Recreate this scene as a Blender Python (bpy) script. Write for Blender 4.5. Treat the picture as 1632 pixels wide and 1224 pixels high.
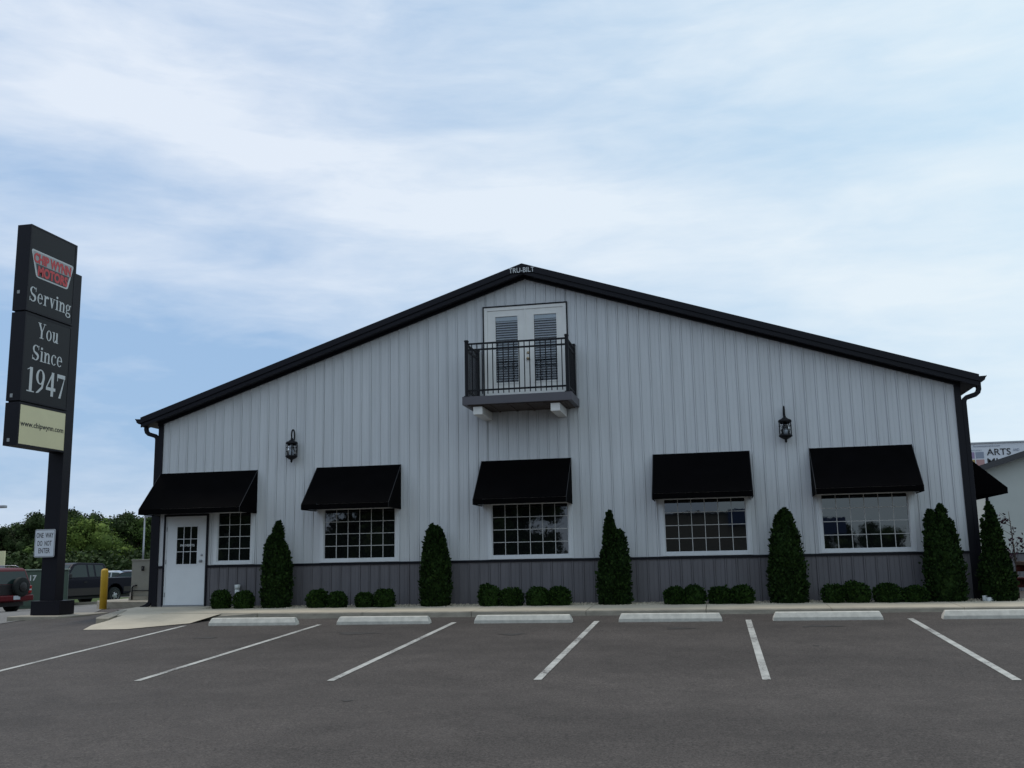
import bpy, math, random
from mathutils import Vector, Matrix
R = math.radians
for o in list(bpy.data.objects): bpy.data.objects.remove(o)
S = bpy.context.scene
C = S.collection

# ------------------------------------------------------------------ camera
YAW, PITCH, ROLL = 0.202, 0.175, -0.019
CAMP = Vector((4.043, -21.4, 0.906))
f0 = Vector((-math.sin(YAW), math.cos(YAW), 0)); r0 = Vector((math.cos(YAW), math.sin(YAW), 0)); u0 = Vector((0, 0, 1))
fw = f0*math.cos(PITCH) + u0*math.sin(PITCH); up = u0*math.cos(PITCH) - f0*math.sin(PITCH)
rt = r0*math.cos(ROLL) + up*math.sin(ROLL); up2 = up*math.cos(ROLL) - r0*math.sin(ROLL)
cd = bpy.data.cameras.new('camera'); cam = bpy.data.objects.new('camera', cd); C.objects.link(cam)
m3 = Matrix((rt, up2, -fw)).transposed()
cam.matrix_world = Matrix.Translation(CAMP) @ m3.to_4x4()
cd.sensor_width = 36; cd.lens = 1582.046/1632*36; cd.clip_end = 3000; cd.clip_start = .1
S.camera = cam
S.render.resolution_x = 1024; S.render.resolution_y = 768

# ------------------------------------------------------------------ view, sky, sun
S.view_settings.view_transform = 'Standard'; S.view_settings.look = 'None'
S.view_settings.exposure = 0.0; S.view_settings.gamma = 1.0
SUN_EL, SUN_AZ = 60, -76         # azimuth clockwise from +Y: from the left, a little behind the front wall
W = bpy.data.worlds.new("World"); S.world = W; W.use_nodes = True
nt = W.node_tree; nt.nodes.clear()
def N(t, **k):
    n = nt.nodes.new(t)
    for a, v in k.items(): setattr(n, a, v)
    return n
def L(a, b): nt.links.new(a, b)
def MA(op, a, b=None, c=None):
    n = N('ShaderNodeMath', operation=op)
    for i, v in enumerate((a, b, c)):
        if v is None: continue
        if isinstance(v, (int, float)): n.inputs[i].default_value = v
        else: L(v, n.inputs[i])
    return n.outputs[0]
out = N('ShaderNodeOutputWorld'); bg = N('ShaderNodeBackground'); L(bg.outputs[0], out.inputs[0])
sky = N('ShaderNodeTexSky'); sky.sky_type = 'NISHITA'; sky.sun_disc = False
sky.sun_elevation = R(SUN_EL); sky.sun_rotation = R(SUN_AZ)
sky.air_density = 1.0; sky.dust_density = 1.5; sky.ozone_density = 1.2
tc = N('ShaderNodeTexCoord'); sep = N('ShaderNodeSeparateXYZ'); L(tc.outputs['Generated'], sep.inputs[0])
az = MA('MULTIPLY', MA('ARCTAN2', sep.outputs[0], sep.outputs[1]), 57.29578)
el = MA('MULTIPLY', MA('ARCSINE', sep.outputs[2]), 57.29578)
def blob(a0, e0, sa, se, amp, tilt=0.0):
    da = MA('SUBTRACT', az, a0); de = MA('SUBTRACT', MA('SUBTRACT', el, e0), MA('MULTIPLY', da, tilt))
    q = MA('ADD', MA('POWER', MA('DIVIDE', MA('ABSOLUTE', da), sa), 2.0), MA('POWER', MA('DIVIDE', MA('ABSOLUTE', de), se), 2.0))
    return MA('MULTIPLY', MA('EXPONENT', MA('MULTIPLY', q, -1.0)), amp)
def cloudnoise(scale, zs, detail, dist, rough, off, rot=0.0):
    mp = N('ShaderNodeMapping'); mp.inputs['Scale'].default_value = (1, 1, zs); mp.inputs['Location'].default_value = off
    mp.inputs['Rotation'].default_value = (0, R(rot), 0)
    L(tc.outputs['Generated'], mp.inputs[0])
    n = N('ShaderNodeTexNoise'); L(mp.outputs[0], n.inputs['Vector'])
    n.inputs['Scale'].default_value = scale; n.inputs['Detail'].default_value = detail
    n.inputs['Roughness'].default_value = rough; n.inputs['Distortion'].default_value = dist
    return n.outputs[0]
n1 = cloudnoise(2.6, 3.2, 7, .35, .52, (3.1, 1.7, .4), -10)
n2 = cloudnoise(7.0, 4.0, 8, .5, .55, (7.3, 2.2, 1.1), -14)
n3 = cloudnoise(22.0, 5.0, 6, .3, .6, (1.3, 5.2, 2.1), -16)
cov = MA('ADD', MA('MULTIPLY', MA('SUBTRACT', n1, .5), 1.5), MA('MULTIPLY', MA('SUBTRACT', n2, .5), .95))
cov = MA('ADD', cov, MA('MULTIPLY', MA('SUBTRACT', n3, .5), .26))
B = [(-36, 24.5, 10, 3.0, .52, 0), (-20, 21.5, 13, 3.6, .40, -.22), (-3, 18.2, 13, 2.6, .45, -.15), (10, 13.6, 13, 1.8, .34, 0),
     (-36, 20.4, 8, 1.5, -.28, .03), (-36, 16.0, 10, 1.0, .22, 0), (-33, 10.2, 18, 4.4, -.68, -.05), (-1, 23.6, 7, 2.4, -.30, -.2),
     (10, 25, 9, 4, .12, 0), (2, 12.6, 5, 1.4, -.22, -.1), (-12, 29, 12, 2.5, .10, 0), (14, 7.5, 10, 3.5, .10, 0),
     (-32, 31, 8, 2.0, -.10, 0), (14, 19, 7, 3, .25, -.1)]
for b in B: cov = MA('ADD', cov, blob(*b))
cl = N('ShaderNodeClamp'); L(MA('ADD', MA('MULTIPLY', cov, 1.05), .50), cl.inputs[0])
mask = MA('MULTIPLY', cl.outputs[0], .92)
sc = N('ShaderNodeVectorMath', operation='SCALE'); L(sky.outputs[0], sc.inputs[0]); sc.inputs['Scale'].default_value = 0.10
# thin high haze lifts the blue, brighter toward the right of the view
tint = N('ShaderNodeMixRGB'); tint.inputs[0].default_value = .80; L(sc.outputs[0], tint.inputs[1]); tint.inputs[2].default_value = (.34, .53, .80, 1)
rgt = N('ShaderNodeMapRange'); L(az, rgt.inputs[0]); rgt.inputs[1].default_value = -25; rgt.inputs[2].default_value = 18
tint2 = N('ShaderNodeMixRGB'); L(rgt.outputs[0], tint2.inputs[0]); L(tint.outputs[0], tint2.inputs[1]); tint2.inputs[2].default_value = (.56, .76, .93, 1)
ccol = N('ShaderNodeMixRGB'); L(rgt.outputs[0], ccol.inputs[0]); ccol.inputs[1].default_value = (.80, .87, .97, 1); ccol.inputs[2].default_value = (.80, .90, .965, 1)
mx = N('ShaderNodeMixRGB'); L(mask, mx.inputs[0]); L(tint2.outputs[0], mx.inputs[1]); L(ccol.outputs[0], mx.inputs[2])
L(mx.outputs[0], bg.inputs[0]); bg.inputs[1].default_value = 1.0
sd = bpy.data.lights.new('sun', 'SUN'); sun = bpy.data.objects.new('sun', sd); C.objects.link(sun)
sd.energy = 1.5; sd.angle = R(10); sd.color = (1, .93, .82)
sv = Vector((math.sin(R(SUN_AZ))*math.cos(R(SUN_EL)), math.cos(R(SUN_AZ))*math.cos(R(SUN_EL)), math.sin(R(SUN_EL))))
sun.rotation_euler = sv.to_track_quat('Z', 'Y').to_euler()

# ------------------------------------------------------------------ materials
def mat(name, col, rough=.6, metal=0, spec=.5, noise=0, nscale=5, bump=0, bscale=40, stretch=(1, 1, 1), ior=None, coat=0, rnd=0, col2=None, detail=5):
    m = bpy.data.materials.new(name); m.use_nodes = True; t = m.node_tree; p = t.nodes['Principled BSDF']
    p.inputs['Base Color'].default_value = (*col, 1); p.inputs['Roughness'].default_value = rough
    p.inputs['Metallic'].default_value = metal; p.inputs['Specular IOR Level'].default_value = spec
    if ior: p.inputs['IOR'].default_value = ior
    if coat: p.inputs['Coat Weight'].default_value = coat; p.inputs['Coat Roughness'].default_value = .08
    g = t.nodes.new('ShaderNodeNewGeometry'); mp = t.nodes.new('ShaderNodeMapping'); t.links.new(g.outputs['Position'], mp.inputs[0])
    mp.inputs['Scale'].default_value = stretch
    src = None
    if noise:
        n = t.nodes.new('ShaderNodeTexNoise'); n.inputs['Scale'].default_value = nscale; n.inputs['Detail'].default_value = detail
        n.inputs['Roughness'].default_value = .62
        t.links.new(mp.outputs[0], n.inputs['Vector'])
        r = t.nodes.new('ShaderNodeMapRange'); r.inputs[1].default_value = .3; r.inputs[2].default_value = .7
        t.links.new(n.outputs[0], r.inputs[0])
        x = t.nodes.new('ShaderNodeMixRGB'); t.links.new(r.outputs[0], x.inputs[0])
        a = [c*(1-noise) for c in col]; b = col2 or [min(1, c*(1+noise)) for c in col]
        x.inputs[1].default_value = (*a, 1); x.inputs[2].default_value = (*b, 1); src = x.outputs[0]
    if rnd:
        hs = t.nodes.new('ShaderNodeHueSaturation'); hs.inputs['Color'].default_value = (*col, 1)
        if src: t.links.new(src, hs.inputs['Color'])
        r = t.nodes.new('ShaderNodeMapRange'); t.links.new(g.outputs['Random Per Island'], r.inputs[0])
        r.inputs[3].default_value = 1-rnd; r.inputs[4].default_value = 1+rnd; t.links.new(r.outputs[0], hs.inputs['Value'])
        r2 = t.nodes.new('ShaderNodeMapRange'); t.links.new(g.outputs['Random Per Island'], r2.inputs[0])
        r2.inputs[3].default_value = .515; r2.inputs[4].default_value = .485; t.links.new(r2.outputs[0], hs.inputs['Hue'])
        src = hs.outputs[0]
    if src: t.links.new(src, p.inputs['Base Color'])
    if bump:
        n = t.nodes.new('ShaderNodeTexNoise'); n.inputs['Scale'].default_value = bscale; n.inputs['Detail'].default_value = 6
        t.links.new(g.outputs['Position'], n.inputs['Vector'])
        bp = t.nodes.new('ShaderNodeBump'); bp.inputs['Strength'].default_value = bump; bp.inputs['Distance'].default_value = .02
        t.links.new(n.outputs[0], bp.inputs['Height']); t.links.new(bp.outputs[0], p.inputs['Normal'])
    return m
M = {}
M['white_siding'] = mat('white_siding', (.555, .57, .585), .42, noise=.075, nscale=1.6, stretch=(2.6, 1, .22), detail=7, spec=.4)
M['grey_siding'] = mat('grey_siding', (.125, .118, .128), .5, noise=.12, nscale=1.5, stretch=(3, 1, .5), spec=.4)
M['black_trim'] = mat('black_trim', (.0045, .0045, .0085), .5, spec=.22, noise=.15, nscale=2)
M['white_paint'] = mat('white_paint', (.74, .73, .70), .45, noise=.05, nscale=3)
M['door_white'] = mat('door_white', (.64, .66, .68), .4, noise=.04, nscale=2)
M['fabric'] = mat('awning_fabric', (.0022, .0020, .0024), .95, spec=.04, noise=.25, nscale=3, bump=.1, bscale=300)
M['piping'] = mat('awning_piping', (.03, .03, .033), .8)
M['glass_dark'] = mat('window_glass', (.006, .007, .008), .012, spec=.5, ior=1.85, bump=.035, bscale=1.7)
M['muntin'] = mat('muntin', (.50, .50, .49), .5)
M['wood'] = mat('treated_wood', (.06, .043, .034), .7, noise=.3, nscale=6, stretch=(1, 8, 1))
M['brown_wood'] = mat('stained_wood', (.17, .085, .045), .6, noise=.35, nscale=7, stretch=(1, 6, 6))
M['red_wood'] = mat('red_stained_wood', (.16, .030, .020), .6, noise=.3, nscale=7, stretch=(1, 6, 6))
M['grey_slab'] = mat('balcony_grey', (.085, .08, .092), .5, noise=.06, nscale=2)
M['iron'] = mat('black_iron', (.004, .004, .006), .5, spec=.25)
M['brass'] = mat('brass', (.35, .28, .18), .35, metal=.8)
M['steel'] = mat('steel', (.30, .31, .33), .35, metal=.7)
M['concrete'] = mat('sidewalk_concrete', (.46, .405, .315), .88, noise=.13, nscale=1.4, bump=.25, bscale=60, detail=8)
M['kerb_concrete'] = mat('kerb_concrete', (.28, .25, .20), .9, noise=.22, nscale=3.0, bump=.3, bscale=50, detail=8, stretch=(1, 1, 3))
M['stop_concrete'] = mat('wheel_stop_concrete', (.54, .515, .455), .85, noise=.17, nscale=7, bump=.2, bscale=80, detail=7)
M['gravel'] = mat('gravel', (.44, .39, .30), .9, rnd=.45)
M['paintline'] = mat('line_paint', (.40, .39, .36), .8, noise=.30, nscale=5, detail=10, bump=.3, bscale=120)
def wear(m):   # chips and thin spots where the asphalt shows through the paint
    t = m.node_tree; p = t.nodes['Principled BSDF']; src = p.inputs['Base Color'].links[0].from_socket
    g = t.nodes.new('ShaderNodeNewGeometry'); n = t.nodes.new('ShaderNodeTexNoise'); n.inputs['Scale'].default_value = 38; n.inputs['Detail'].default_value = 6; n.inputs['Roughness'].default_value = .7
    n2 = t.nodes.new('ShaderNodeTexNoise'); n2.inputs['Scale'].default_value = 1.6; n2.inputs['Detail'].default_value = 4
    t.links.new(g.outputs['Position'], n.inputs['Vector']); t.links.new(g.outputs['Position'], n2.inputs['Vector'])
    a = t.nodes.new('ShaderNodeMath'); a.operation = 'ADD'; t.links.new(n.outputs[0], a.inputs[0]); t.links.new(n2.outputs[0], a.inputs[1])
    r_ = t.nodes.new('ShaderNodeMapRange'); t.links.new(a.outputs[0], r_.inputs[0]); r_.inputs[1].default_value = 1.06; r_.inputs[2].default_value = 1.22
    x = t.nodes.new('ShaderNodeMixRGB'); t.links.new(r_.outputs[0], x.inputs[0]); t.links.new(src, x.inputs[1]); x.inputs[2].default_value = (.11, .10, .095, 1); t.links.new(x.outputs[0], p.inputs['Base Color'])
wear(M['paintline'])
M['yellow'] = mat('yellow_plastic', (.55, .33, .018), .5, noise=.06, nscale=6)
M['beige_metal'] = mat('beige_metal', (.21, .20, .165), .5, noise=.08, nscale=4)
M['green_metal'] = mat('green_metal', (.045, .075, .055), .5, noise=.08, nscale=3)
M['green_edge'] = mat('green_metal_edge', (.22, .26, .22), .5)
M['sign_black'] = mat('sign_face_black', (.006, .007, .009), .4, noise=.1, nscale=3, spec=.2)
M['sign_letter'] = mat('sign_letter', (.52, .54, .54), .5)
M['sign_cream'] = mat('sign_face_cream', (.66, .61, .37), .35, noise=.04, nscale=1.5)
M['sign_red'] = mat('sign_red', (.50, .022, .026), .4)
M['sign_grey'] = mat('sign_emblem_grey', (.30, .31, .31), .45)
M['sign_dark'] = mat('sign_emblem_dark', (.02, .022, .025), .45)
M['sign_white'] = mat('sign_white', (.62, .64, .68), .4)
M['sign_purple'] = mat('sign_purple', (.28, .20, .33), .5)
M['sign_slate'] = mat('sign_slate', (.24, .27, .34), .5)
M['sign_rust'] = mat('sign_rust', (.42, .24, .23), .5)
M['sign_gold'] = mat('sign_gold', (.40, .28, .10), .5)
M['blind_white'] = mat('blind_white', (.82, .84, .86), .5)
M['stucco'] = mat('neighbour_wall', (.46, .48, .45), .7, noise=.05, nscale=.8)
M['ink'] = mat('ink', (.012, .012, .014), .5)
M['thuja'] = mat('thuja_leaf', (.013, .030, .006), .75, rnd=.7, spec=.12)
M['boxwood'] = mat('boxwood_leaf', (.015, .036, .006), .75, rnd=.75, spec=.12)
M['leaf_a'] = mat('tree_leaf_dark', (.032, .052, .016), .8, rnd=.5, spec=.15, noise=.35, nscale=.25)
M['leaf_b'] = mat('tree_leaf_mid', (.052, .088, .020), .8, rnd=.5, spec=.15, noise=.35, nscale=.25)
M['leaf_c'] = mat('tree_leaf_light', (.082, .122, .024), .8, rnd=.5, spec=.15, noise=.35, nscale=.25)
M['leaf_purple'] = mat('tree_leaf_purple', (.045, .018, .028), .8, rnd=.5, spec=.15)
M['bark'] = mat('bark', (.07, .05, .035), .9, noise=.3, nscale=5)
M['grass'] = mat('grass', (.060, .085, .025), .95, noise=.35, nscale=2.0, detail=8, bump=.5, bscale=12, spec=.1)
M['car_navy'] = mat('car_navy', (.002, .002, .010), .45, spec=.2)
M['car_grey'] = mat('car_lower_grey', (.05, .045, .042), .6, spec=.15)
M['car_red'] = mat('car_red', (.095, .003, .007), .4, spec=.25)
M['car_white'] = mat('car_white', (.6, .6, .6), .3, coat=.6)
M['car_silver'] = mat('car_silver', (.33, .35, .37), .3, metal=.4, coat=.6)
M['car_blue'] = mat('car_blue', (.02, .035, .09), .3, coat=.6)
M['car_black'] = mat('car_trim_black', (.008, .008, .01), .5)
M['car_glass'] = mat('car_glass', (.016, .030, .028), .04, ior=1.4)
M['tyre'] = mat('tyre_rubber', (.005, .008, .008), .85)
M['rim'] = mat('alloy_rim', (.42, .43, .44), .3, metal=.6)
M['tail'] = mat('tail_lamp', (.30, .012, .012), .15, coat=.5)
M['lamp_clear'] = mat('clear_lamp', (.5, .5, .5), .1)
M['plate'] = mat('number_plate', (.45, .5, .55), .4)
M['pvc'] = mat('pvc', (.62, .64, .62), .4)
M['roof_metal'] = mat('roof_metal', (.03, .03, .035), .4)
M['tan_wall'] = mat('tan_wall', (.19, .175, .15), .8, noise=.06, nscale=.6)
M['blue_band'] = mat('blue_band', (.03, .06, .17), .4)
def glass_clear(name, tint=(.9, .93, .95), ior=1.8):
    m = bpy.data.materials.new(name); m.use_nodes = True; t = m.node_tree; t.nodes.clear()
    o = t.nodes.new('ShaderNodeOutputMaterial'); x = t.nodes.new('ShaderNodeMixShader'); fr = t.nodes.new('ShaderNodeFresnel'); fr.inputs[0].default_value = ior
    tr = t.nodes.new('ShaderNodeBsdfTransparent'); tr.inputs[0].default_value = (*tint, 1); gl = t.nodes.new('ShaderNodeBsdfGlossy'); gl.inputs['Roughness'].default_value = .02
    t.links.new(fr.outputs[0], x.inputs[0]); t.links.new(tr.outputs[0], x.inputs[1]); t.links.new(gl.outputs[0], x.inputs[2]); t.links.new(x.outputs[0], o.inputs[0]); return m
M['glass_clear'] = glass_clear('clear_glass', ior=1.45)

def asphalt(name, base, patch, speck):
    m = bpy.data.materials.new(name); m.use_nodes = True; t = m.node_tree; p = t.nodes['Principled BSDF']
    p.inputs['Roughness'].default_value = .88; p.inputs['Specular IOR Level'].default_value = .25
    g = t.nodes.new('ShaderNodeNewGeometry')
    def nz(s, d=6, ro=.6, st=(1, 1, 1)):
        mp = t.nodes.new('ShaderNodeMapping'); mp.inputs['Scale'].default_value = st; t.links.new(g.outputs['Position'], mp.inputs[0])
        n = t.nodes.new('ShaderNodeTexNoise'); n.inputs['Scale'].default_value = s; n.inputs['Detail'].default_value = d; n.inputs['Roughness'].default_value = ro
        t.links.new(mp.outputs[0], n.inputs['Vector']); return n.outputs[0]
    def mr(v, a, b, c, d):
        r = t.nodes.new('ShaderNodeMapRange'); t.links.new(v, r.inputs[0])
        for i, q in enumerate((a, b, c, d)): r.inputs[i+1].default_value = q
        return r.outputs[0]
    def ml(a, b):
        n = t.nodes.new('ShaderNodeMath'); n.operation = 'MULTIPLY'; t.links.new(a, n.inputs[0]); t.links.new(b, n.inputs[1]); return n.outputs[0]
    v = ml(ml(mr(nz(.28, 5, .55, (.6, 1.5, 1)), .3, .7, 1-patch, 1+patch), mr(nz(1.7, 6), .3, .7, 1-patch*.7, 1+patch*.7)), mr(nz(55, 3, .7), .3, .7, 1-speck, 1+speck))
    v = ml(v, mr(nz(22, 4, .75), .3, .7, 1-speck*.45, 1+speck*.45))
    # oil spots in the bays
    vo = t.nodes.new('ShaderNodeTexVoronoi'); vo.inputs['Scale'].default_value = .42
    mp = t.nodes.new('ShaderNodeMapping'); mp.inputs['Scale'].default_value = (.9, 1.2, 1); t.links.new(g.outputs['Position'], mp.inputs[0]); t.links.new(mp.outputs[0], vo.inputs['Vector'])
    v = ml(v, mr(vo.outputs['Distance'], .03, .17, .80, 1.0))
    c = t.nodes.new('ShaderNodeVectorMath'); c.operation = 'SCALE'; c.inputs[0].default_value = base; t.links.new(v, c.inputs['Scale'])
    t.links.new(c.outputs[0], p.inputs['Base Color'])
    bp = t.nodes.new('ShaderNodeBump'); bp.inputs['Strength'].default_value = .5; bp.inputs['Distance'].default_value = .01
    t.links.new(nz(45, 5, .7), bp.inputs['Height']); t.links.new(bp.outputs[0], p.inputs['Normal'])
    return m
M['asphalt'] = asphalt('asphalt_new', (.066, .056, .0505), .22, .62)
M['asphalt_old'] = asphalt('asphalt_worn', (.165, .158, .15), .10, .25)

# ------------------------------------------------------------------ mesh helpers
class MB:
    def __init__(s): s.v = []; s.f = []; s.sm = []
    def add(s, vs, fs, sm=False):
        b = len(s.v); s.v += [tuple(v) for v in vs]; s.f += [tuple(i+b for i in f) for f in fs]; s.sm += [sm]*len(fs); return s
    def box(s, x0, x1, y0, y1, z0, z1):
        return s.add([(x, y, z) for z in (z0, z1) for y in (y0, y1) for x in (x0, x1)],
                     [(0, 2, 3, 1), (4, 5, 7, 6), (0, 1, 5, 4), (2, 6, 7, 3), (0, 4, 6, 2), (1, 3, 7, 5)])
    def prism(s, pts, axis, a, b):   # polygon extruded along an axis
        n = len(pts)
        def P(p, t): return {'x': (t, p[0], p[1]), 'y': (p[0], t, p[1]), 'z': (p[0], p[1], t)}[axis]
        return s.add([P(p, a) for p in pts]+[P(p, b) for p in pts],
                     [tuple(range(n))[::-1], tuple(range(n, 2*n))]+[(i, (i+1) % n, n+(i+1) % n, n+i) for i in range(n)])
    def quad(s, a, b, c, d): return s.add([a, b, c, d], [(0, 1, 2, 3)])
    def tube(s, pts, r, n=10, caps=True):
        pts = [Vector(p) for p in pts]; rs = r if isinstance(r, (list, tuple)) else [r]*len(pts)
        vs = []; fs = []; pu = None
        for i, p in enumerate(pts):
            d = (pts[min(i+1, len(pts)-1)]-pts[max(i-1, 0)]).normalized()
            if pu is None: pu = d.orthogonal().normalized()
            u = (pu-d*pu.dot(d)).normalized(); pu = u; w = d.cross(u)
            for k in range(n):
                a = 2*math.pi*k/n; vs.append(p+(u*math.cos(a)+w*math.sin(a))*rs[i])
        for i in range(len(pts)-1):
            for k in range(n): fs.append((i*n+k, i*n+(k+1) % n, (i+1)*n+(k+1) % n, (i+1)*n+k))
        if caps: fs += [tuple(range(n))[::-1], tuple((len(pts)-1)*n+k for k in range(n))]
        return s.add(vs, fs, True)
    def lathe(s, prof, c=(0, 0, 0), n=16, axis='z', sm=True):
        vs = []; fs = []
        for r, h in prof:
            for k in range(n):
                a = 2*math.pi*k/n; x, y = r*math.cos(a), r*math.sin(a)
                p = {'z': (x, y, h), 'y': (x, h, y), 'x': (h, x, y)}[axis]; vs.append((p[0]+c[0], p[1]+c[1], p[2]+c[2]))
        for i in range(len(prof)-1):
            for k in range(n): fs.append((i*n+k, i*n+(k+1) % n, (i+1)*n+(k+1) % n, (i+1)*n+k))
        fs += [tuple(range(n))[::-1], tuple((len(prof)-1)*n+k for k in range(n))]
        return s.add(vs, fs, sm)
    def build(s, name, m, parent=None, bevel=0, seg=2, subsurf=0):
        me = bpy.data.meshes.new(name); off = Vector((0, 0, 0)); q = parent
        while q is not None: off += q.location; q = q.parent
        me.from_pydata([Vector(v)-off for v in s.v], [], s.f)
        me.polygons.foreach_set('use_smooth', s.sm)
        me.materials.append(M[m] if isinstance(m, str) else m)
        o = bpy.data.objects.new(name, me); C.objects.link(o)
        if parent is not None: o.parent = parent
        if bevel:
            b = o.modifiers.new('bevel', 'BEVEL'); b.width = bevel; b.segments = seg; b.limit_method = 'ANGLE'
        if subsurf:
            b = o.modifiers.new('sub', 'SUBSURF'); b.levels = b.render_levels = subsurf
        return o
def tag(o, label=None, cat=None, group=None, kind=None):
    for k, v in (('label', label), ('category', cat), ('group', group), ('kind', kind)):
        if v: o[k] = v
    return o
def empty(name, loc, label=None, cat=None, group=None):
    o = bpy.data.objects.new(name, None); C.objects.link(o); o.location = loc; o.empty_display_size = .1
    return tag(o, label, cat, group)
def copy_tree(o, parent=None):
    c = o.copy(); C.objects.link(c); c.parent = parent
    for ch in [q for q in bpy.data.objects if q.parent == o]: copy_tree(ch, c)
    return c
def text_mesh(name, s, m, parent, origin, xdir, updir, width, height, bold=0.0, depth=.004, align='L'):
    cu = bpy.data.curves.new('tmp_text', 'FONT'); cu.body = s; cu.offset = bold; cu.extrude = .01; cu.resolution_u = 3
    ob = bpy.data.objects.new('tmp_text', cu); C.objects.link(ob); bpy.context.view_layer.update()
    me = bpy.data.meshes.new_from_object(ob.evaluated_get(bpy.context.evaluated_depsgraph_get()))
    bpy.data.objects.remove(ob)
    xs = [v.co.x for v in me.vertices]; ys = [v.co.y for v in me.vertices]
    x0, x1, y0, y1 = min(xs), max(xs), min(ys), max(ys)
    xd = Vector(xdir); ud = Vector(updir); nd = xd.cross(ud); o = Vector(origin)
    mb = MB()
    vs = [o + xd*((v.co.x-x0)/(x1-x0)*width) + ud*((v.co.y-y0)/(y1-y0)*height) + nd*((v.co.z+.01)/.02*depth) for v in me.vertices]
    mb.add(vs, [tuple(p.vertices) for p in me.polygons])
    bpy.data.meshes.remove(me)
    return mb.build(name, m, parent)

def G(x, y):
    z = -.075+.003*min(max(x, -9), 12)+.053*max(min(y, 0), -9.5)
    if y < -9.5: z += .053*.35*max(y+9.5, -12)
    c = .05 if y < 1 else max(.032, .05-.006*(y-1))
    z -= min(.62, c*max(0, -8-x))
    if y > 4 and x < -8: z -= .01*min(y-4, 12)*min(1, (-8-x)/4)
    if x > 9 and y > 0: z -= min(.65, .055*y)*min(1, (x-9)/1.5)
    return z
def frange(a, b, s):
    r = []; x = a
    while x < b-1e-6: r.append(x); x += s
    return r+[b]
def sheet(name, xs, ys, m, off=0.0, inside=None):
    mb = MB(); idx = {}
    for j, y in enumerate(ys):
        for i, x in enumerate(xs): mb.v.append((x, y, G(x, y)+off))
    nx = len(xs)
    for j in range(len(ys)-1):
        for i in range(nx-1):
            if inside and not inside((xs[i]+xs[i+1])/2, (ys[j]+ys[j+1])/2): continue
            mb.f.append((j*nx+i, j*nx+i+1, (j+1)*nx+i+1, (j+1)*nx+i)); mb.sm.append(True)
    return tag(mb.build(name, m), kind='structure')

# ------------------------------------------------------------------ ground
def nest(hi, mid, far, s1=1.0, s2=8):
    a = frange(-mid, mid, s1); return sorted(set([-far, -far/2, -far/4]+[round(q, 3) for q in frange(-hi, -mid, s2)]+[round(q, 3) for q in a]+[round(q, 3) for q in frange(mid, hi, s2)]+[far/4, far/2, far]))
gx = sorted(set([-1500, -700, -300, -160]+list(range(-110, -34, 5))+[q*1.0 for q in range(-34, 21)]+list(range(25, 100, 10))+[160, 300, 700, 1500]))
gy = sorted(set([-1500, -700, -300, -150, -90, -60, -40]+[q*.5 for q in range(-60, 61)]+list(range(32, 100, 6))+[150, 300, 700, 1500]))
sheet('ground', gx, gy, 'asphalt')
# worn drive running past the left of the building (slightly above the lot)
def poly_sheet(name, poly, m, off, step=.5):
    # convex polygon cut into strips in y, following the ground
    ys = [p[1] for p in poly]; y0, y1 = min(ys), max(ys); n = max(1, int((y1-y0)/step)); mb = MB(); rows = []
    for i in range(n+1):
        y = y0+(y1-y0)*i/n; xs = []
        for k in range(len(poly)):
            a, b = poly[k], poly[(k+1) % len(poly)]
            if (a[1]-y)*(b[1]-y) <= 0 and a[1] != b[1]:
                t = (y-a[1])/(b[1]-a[1]); xs.append(a[0]+(b[0]-a[0])*t)
        if not xs: continue
        rows.append((y, min(xs), max(xs)))
    K = 12
    for (y, xa, xb) in rows:
        for k in range(K+1):
            x = xa+(xb-xa)*k/K; mb.v.append((x, y, G(x, y)+off))
    for j in range(len(rows)-1):
        for k in range(K): mb.f.append((j*(K+1)+k, j*(K+1)+k+1, (j+1)*(K+1)+k+1, (j+1)*(K+1)+k)); mb.sm.append(True)
    return tag(mb.build(name, m), kind='structure')
poly_sheet('road', [(-60, -6), (-12.6, -1.0), (-12.2, 2.6), (-13.6, 5.2), (-13.6, 14), (-14, 24), (-60, 24)], 'asphalt_old', .012)
poly_sheet('grass_verge', [(-60, 24), (-24.5, 19.0), (-20.5, 19.0), (-14, 24), (-14, 30), (-60, 30)], 'grass', .06)
far = MB()
far.add([(-1500, 95, -.75), (1500, 95, -.75), (1500, 1500, 2), (-1500, 1500, 2)], [(0, 1, 2, 3)])
tag(far.build('grass_field', 'grass'), kind='structure')
# the verge's kerb
kb = MB()
for (ax, ay, bx, by) in [(-60, 24, -24.5, 18.98), (-24.5, 18.98, -20.5, 18.98), (-20.5, 18.98, -14, 24)]:
    n = 10; d = Vector((bx-ax, by-ay, 0)).normalized(); q = Vector((d.y, -d.x, 0))*.16
    for i in range(n):
        p0 = Vector((ax+(bx-ax)*i/n, ay+(by-ay)*i/n, 0)); p1 = Vector((ax+(bx-ax)*(i+1)/n, ay+(by-ay)*(i+1)/n, 0))
        z0 = G(p0.x, p0.y); z1 = G(p1.x, p1.y)
        vs = [p0+Vector((0, 0, z0-.05)), p1+Vector((0, 0, z1-.05)), p1+q+Vector((0, 0, z1-.05)), p0+q+Vector((0, 0, z0-.05)),
              p0+Vector((0, 0, z0+.13)), p1+Vector((0, 0, z1+.13)), p1+q+Vector((0, 0, z1+.13)), p0+q+Vector((0, 0, z0+.13))]
        kb.add(vs, [(3, 2, 1, 0), (4, 5, 6, 7), (3, 7, 6, 2), (0, 1, 5, 4)]+([(0, 4, 7, 3)] if i == 0 else [])+([(1, 2, 6, 5)] if i == n-1 else []))
tag(kb.build('kerb', 'kerb_concrete'), kind='structure')

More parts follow.
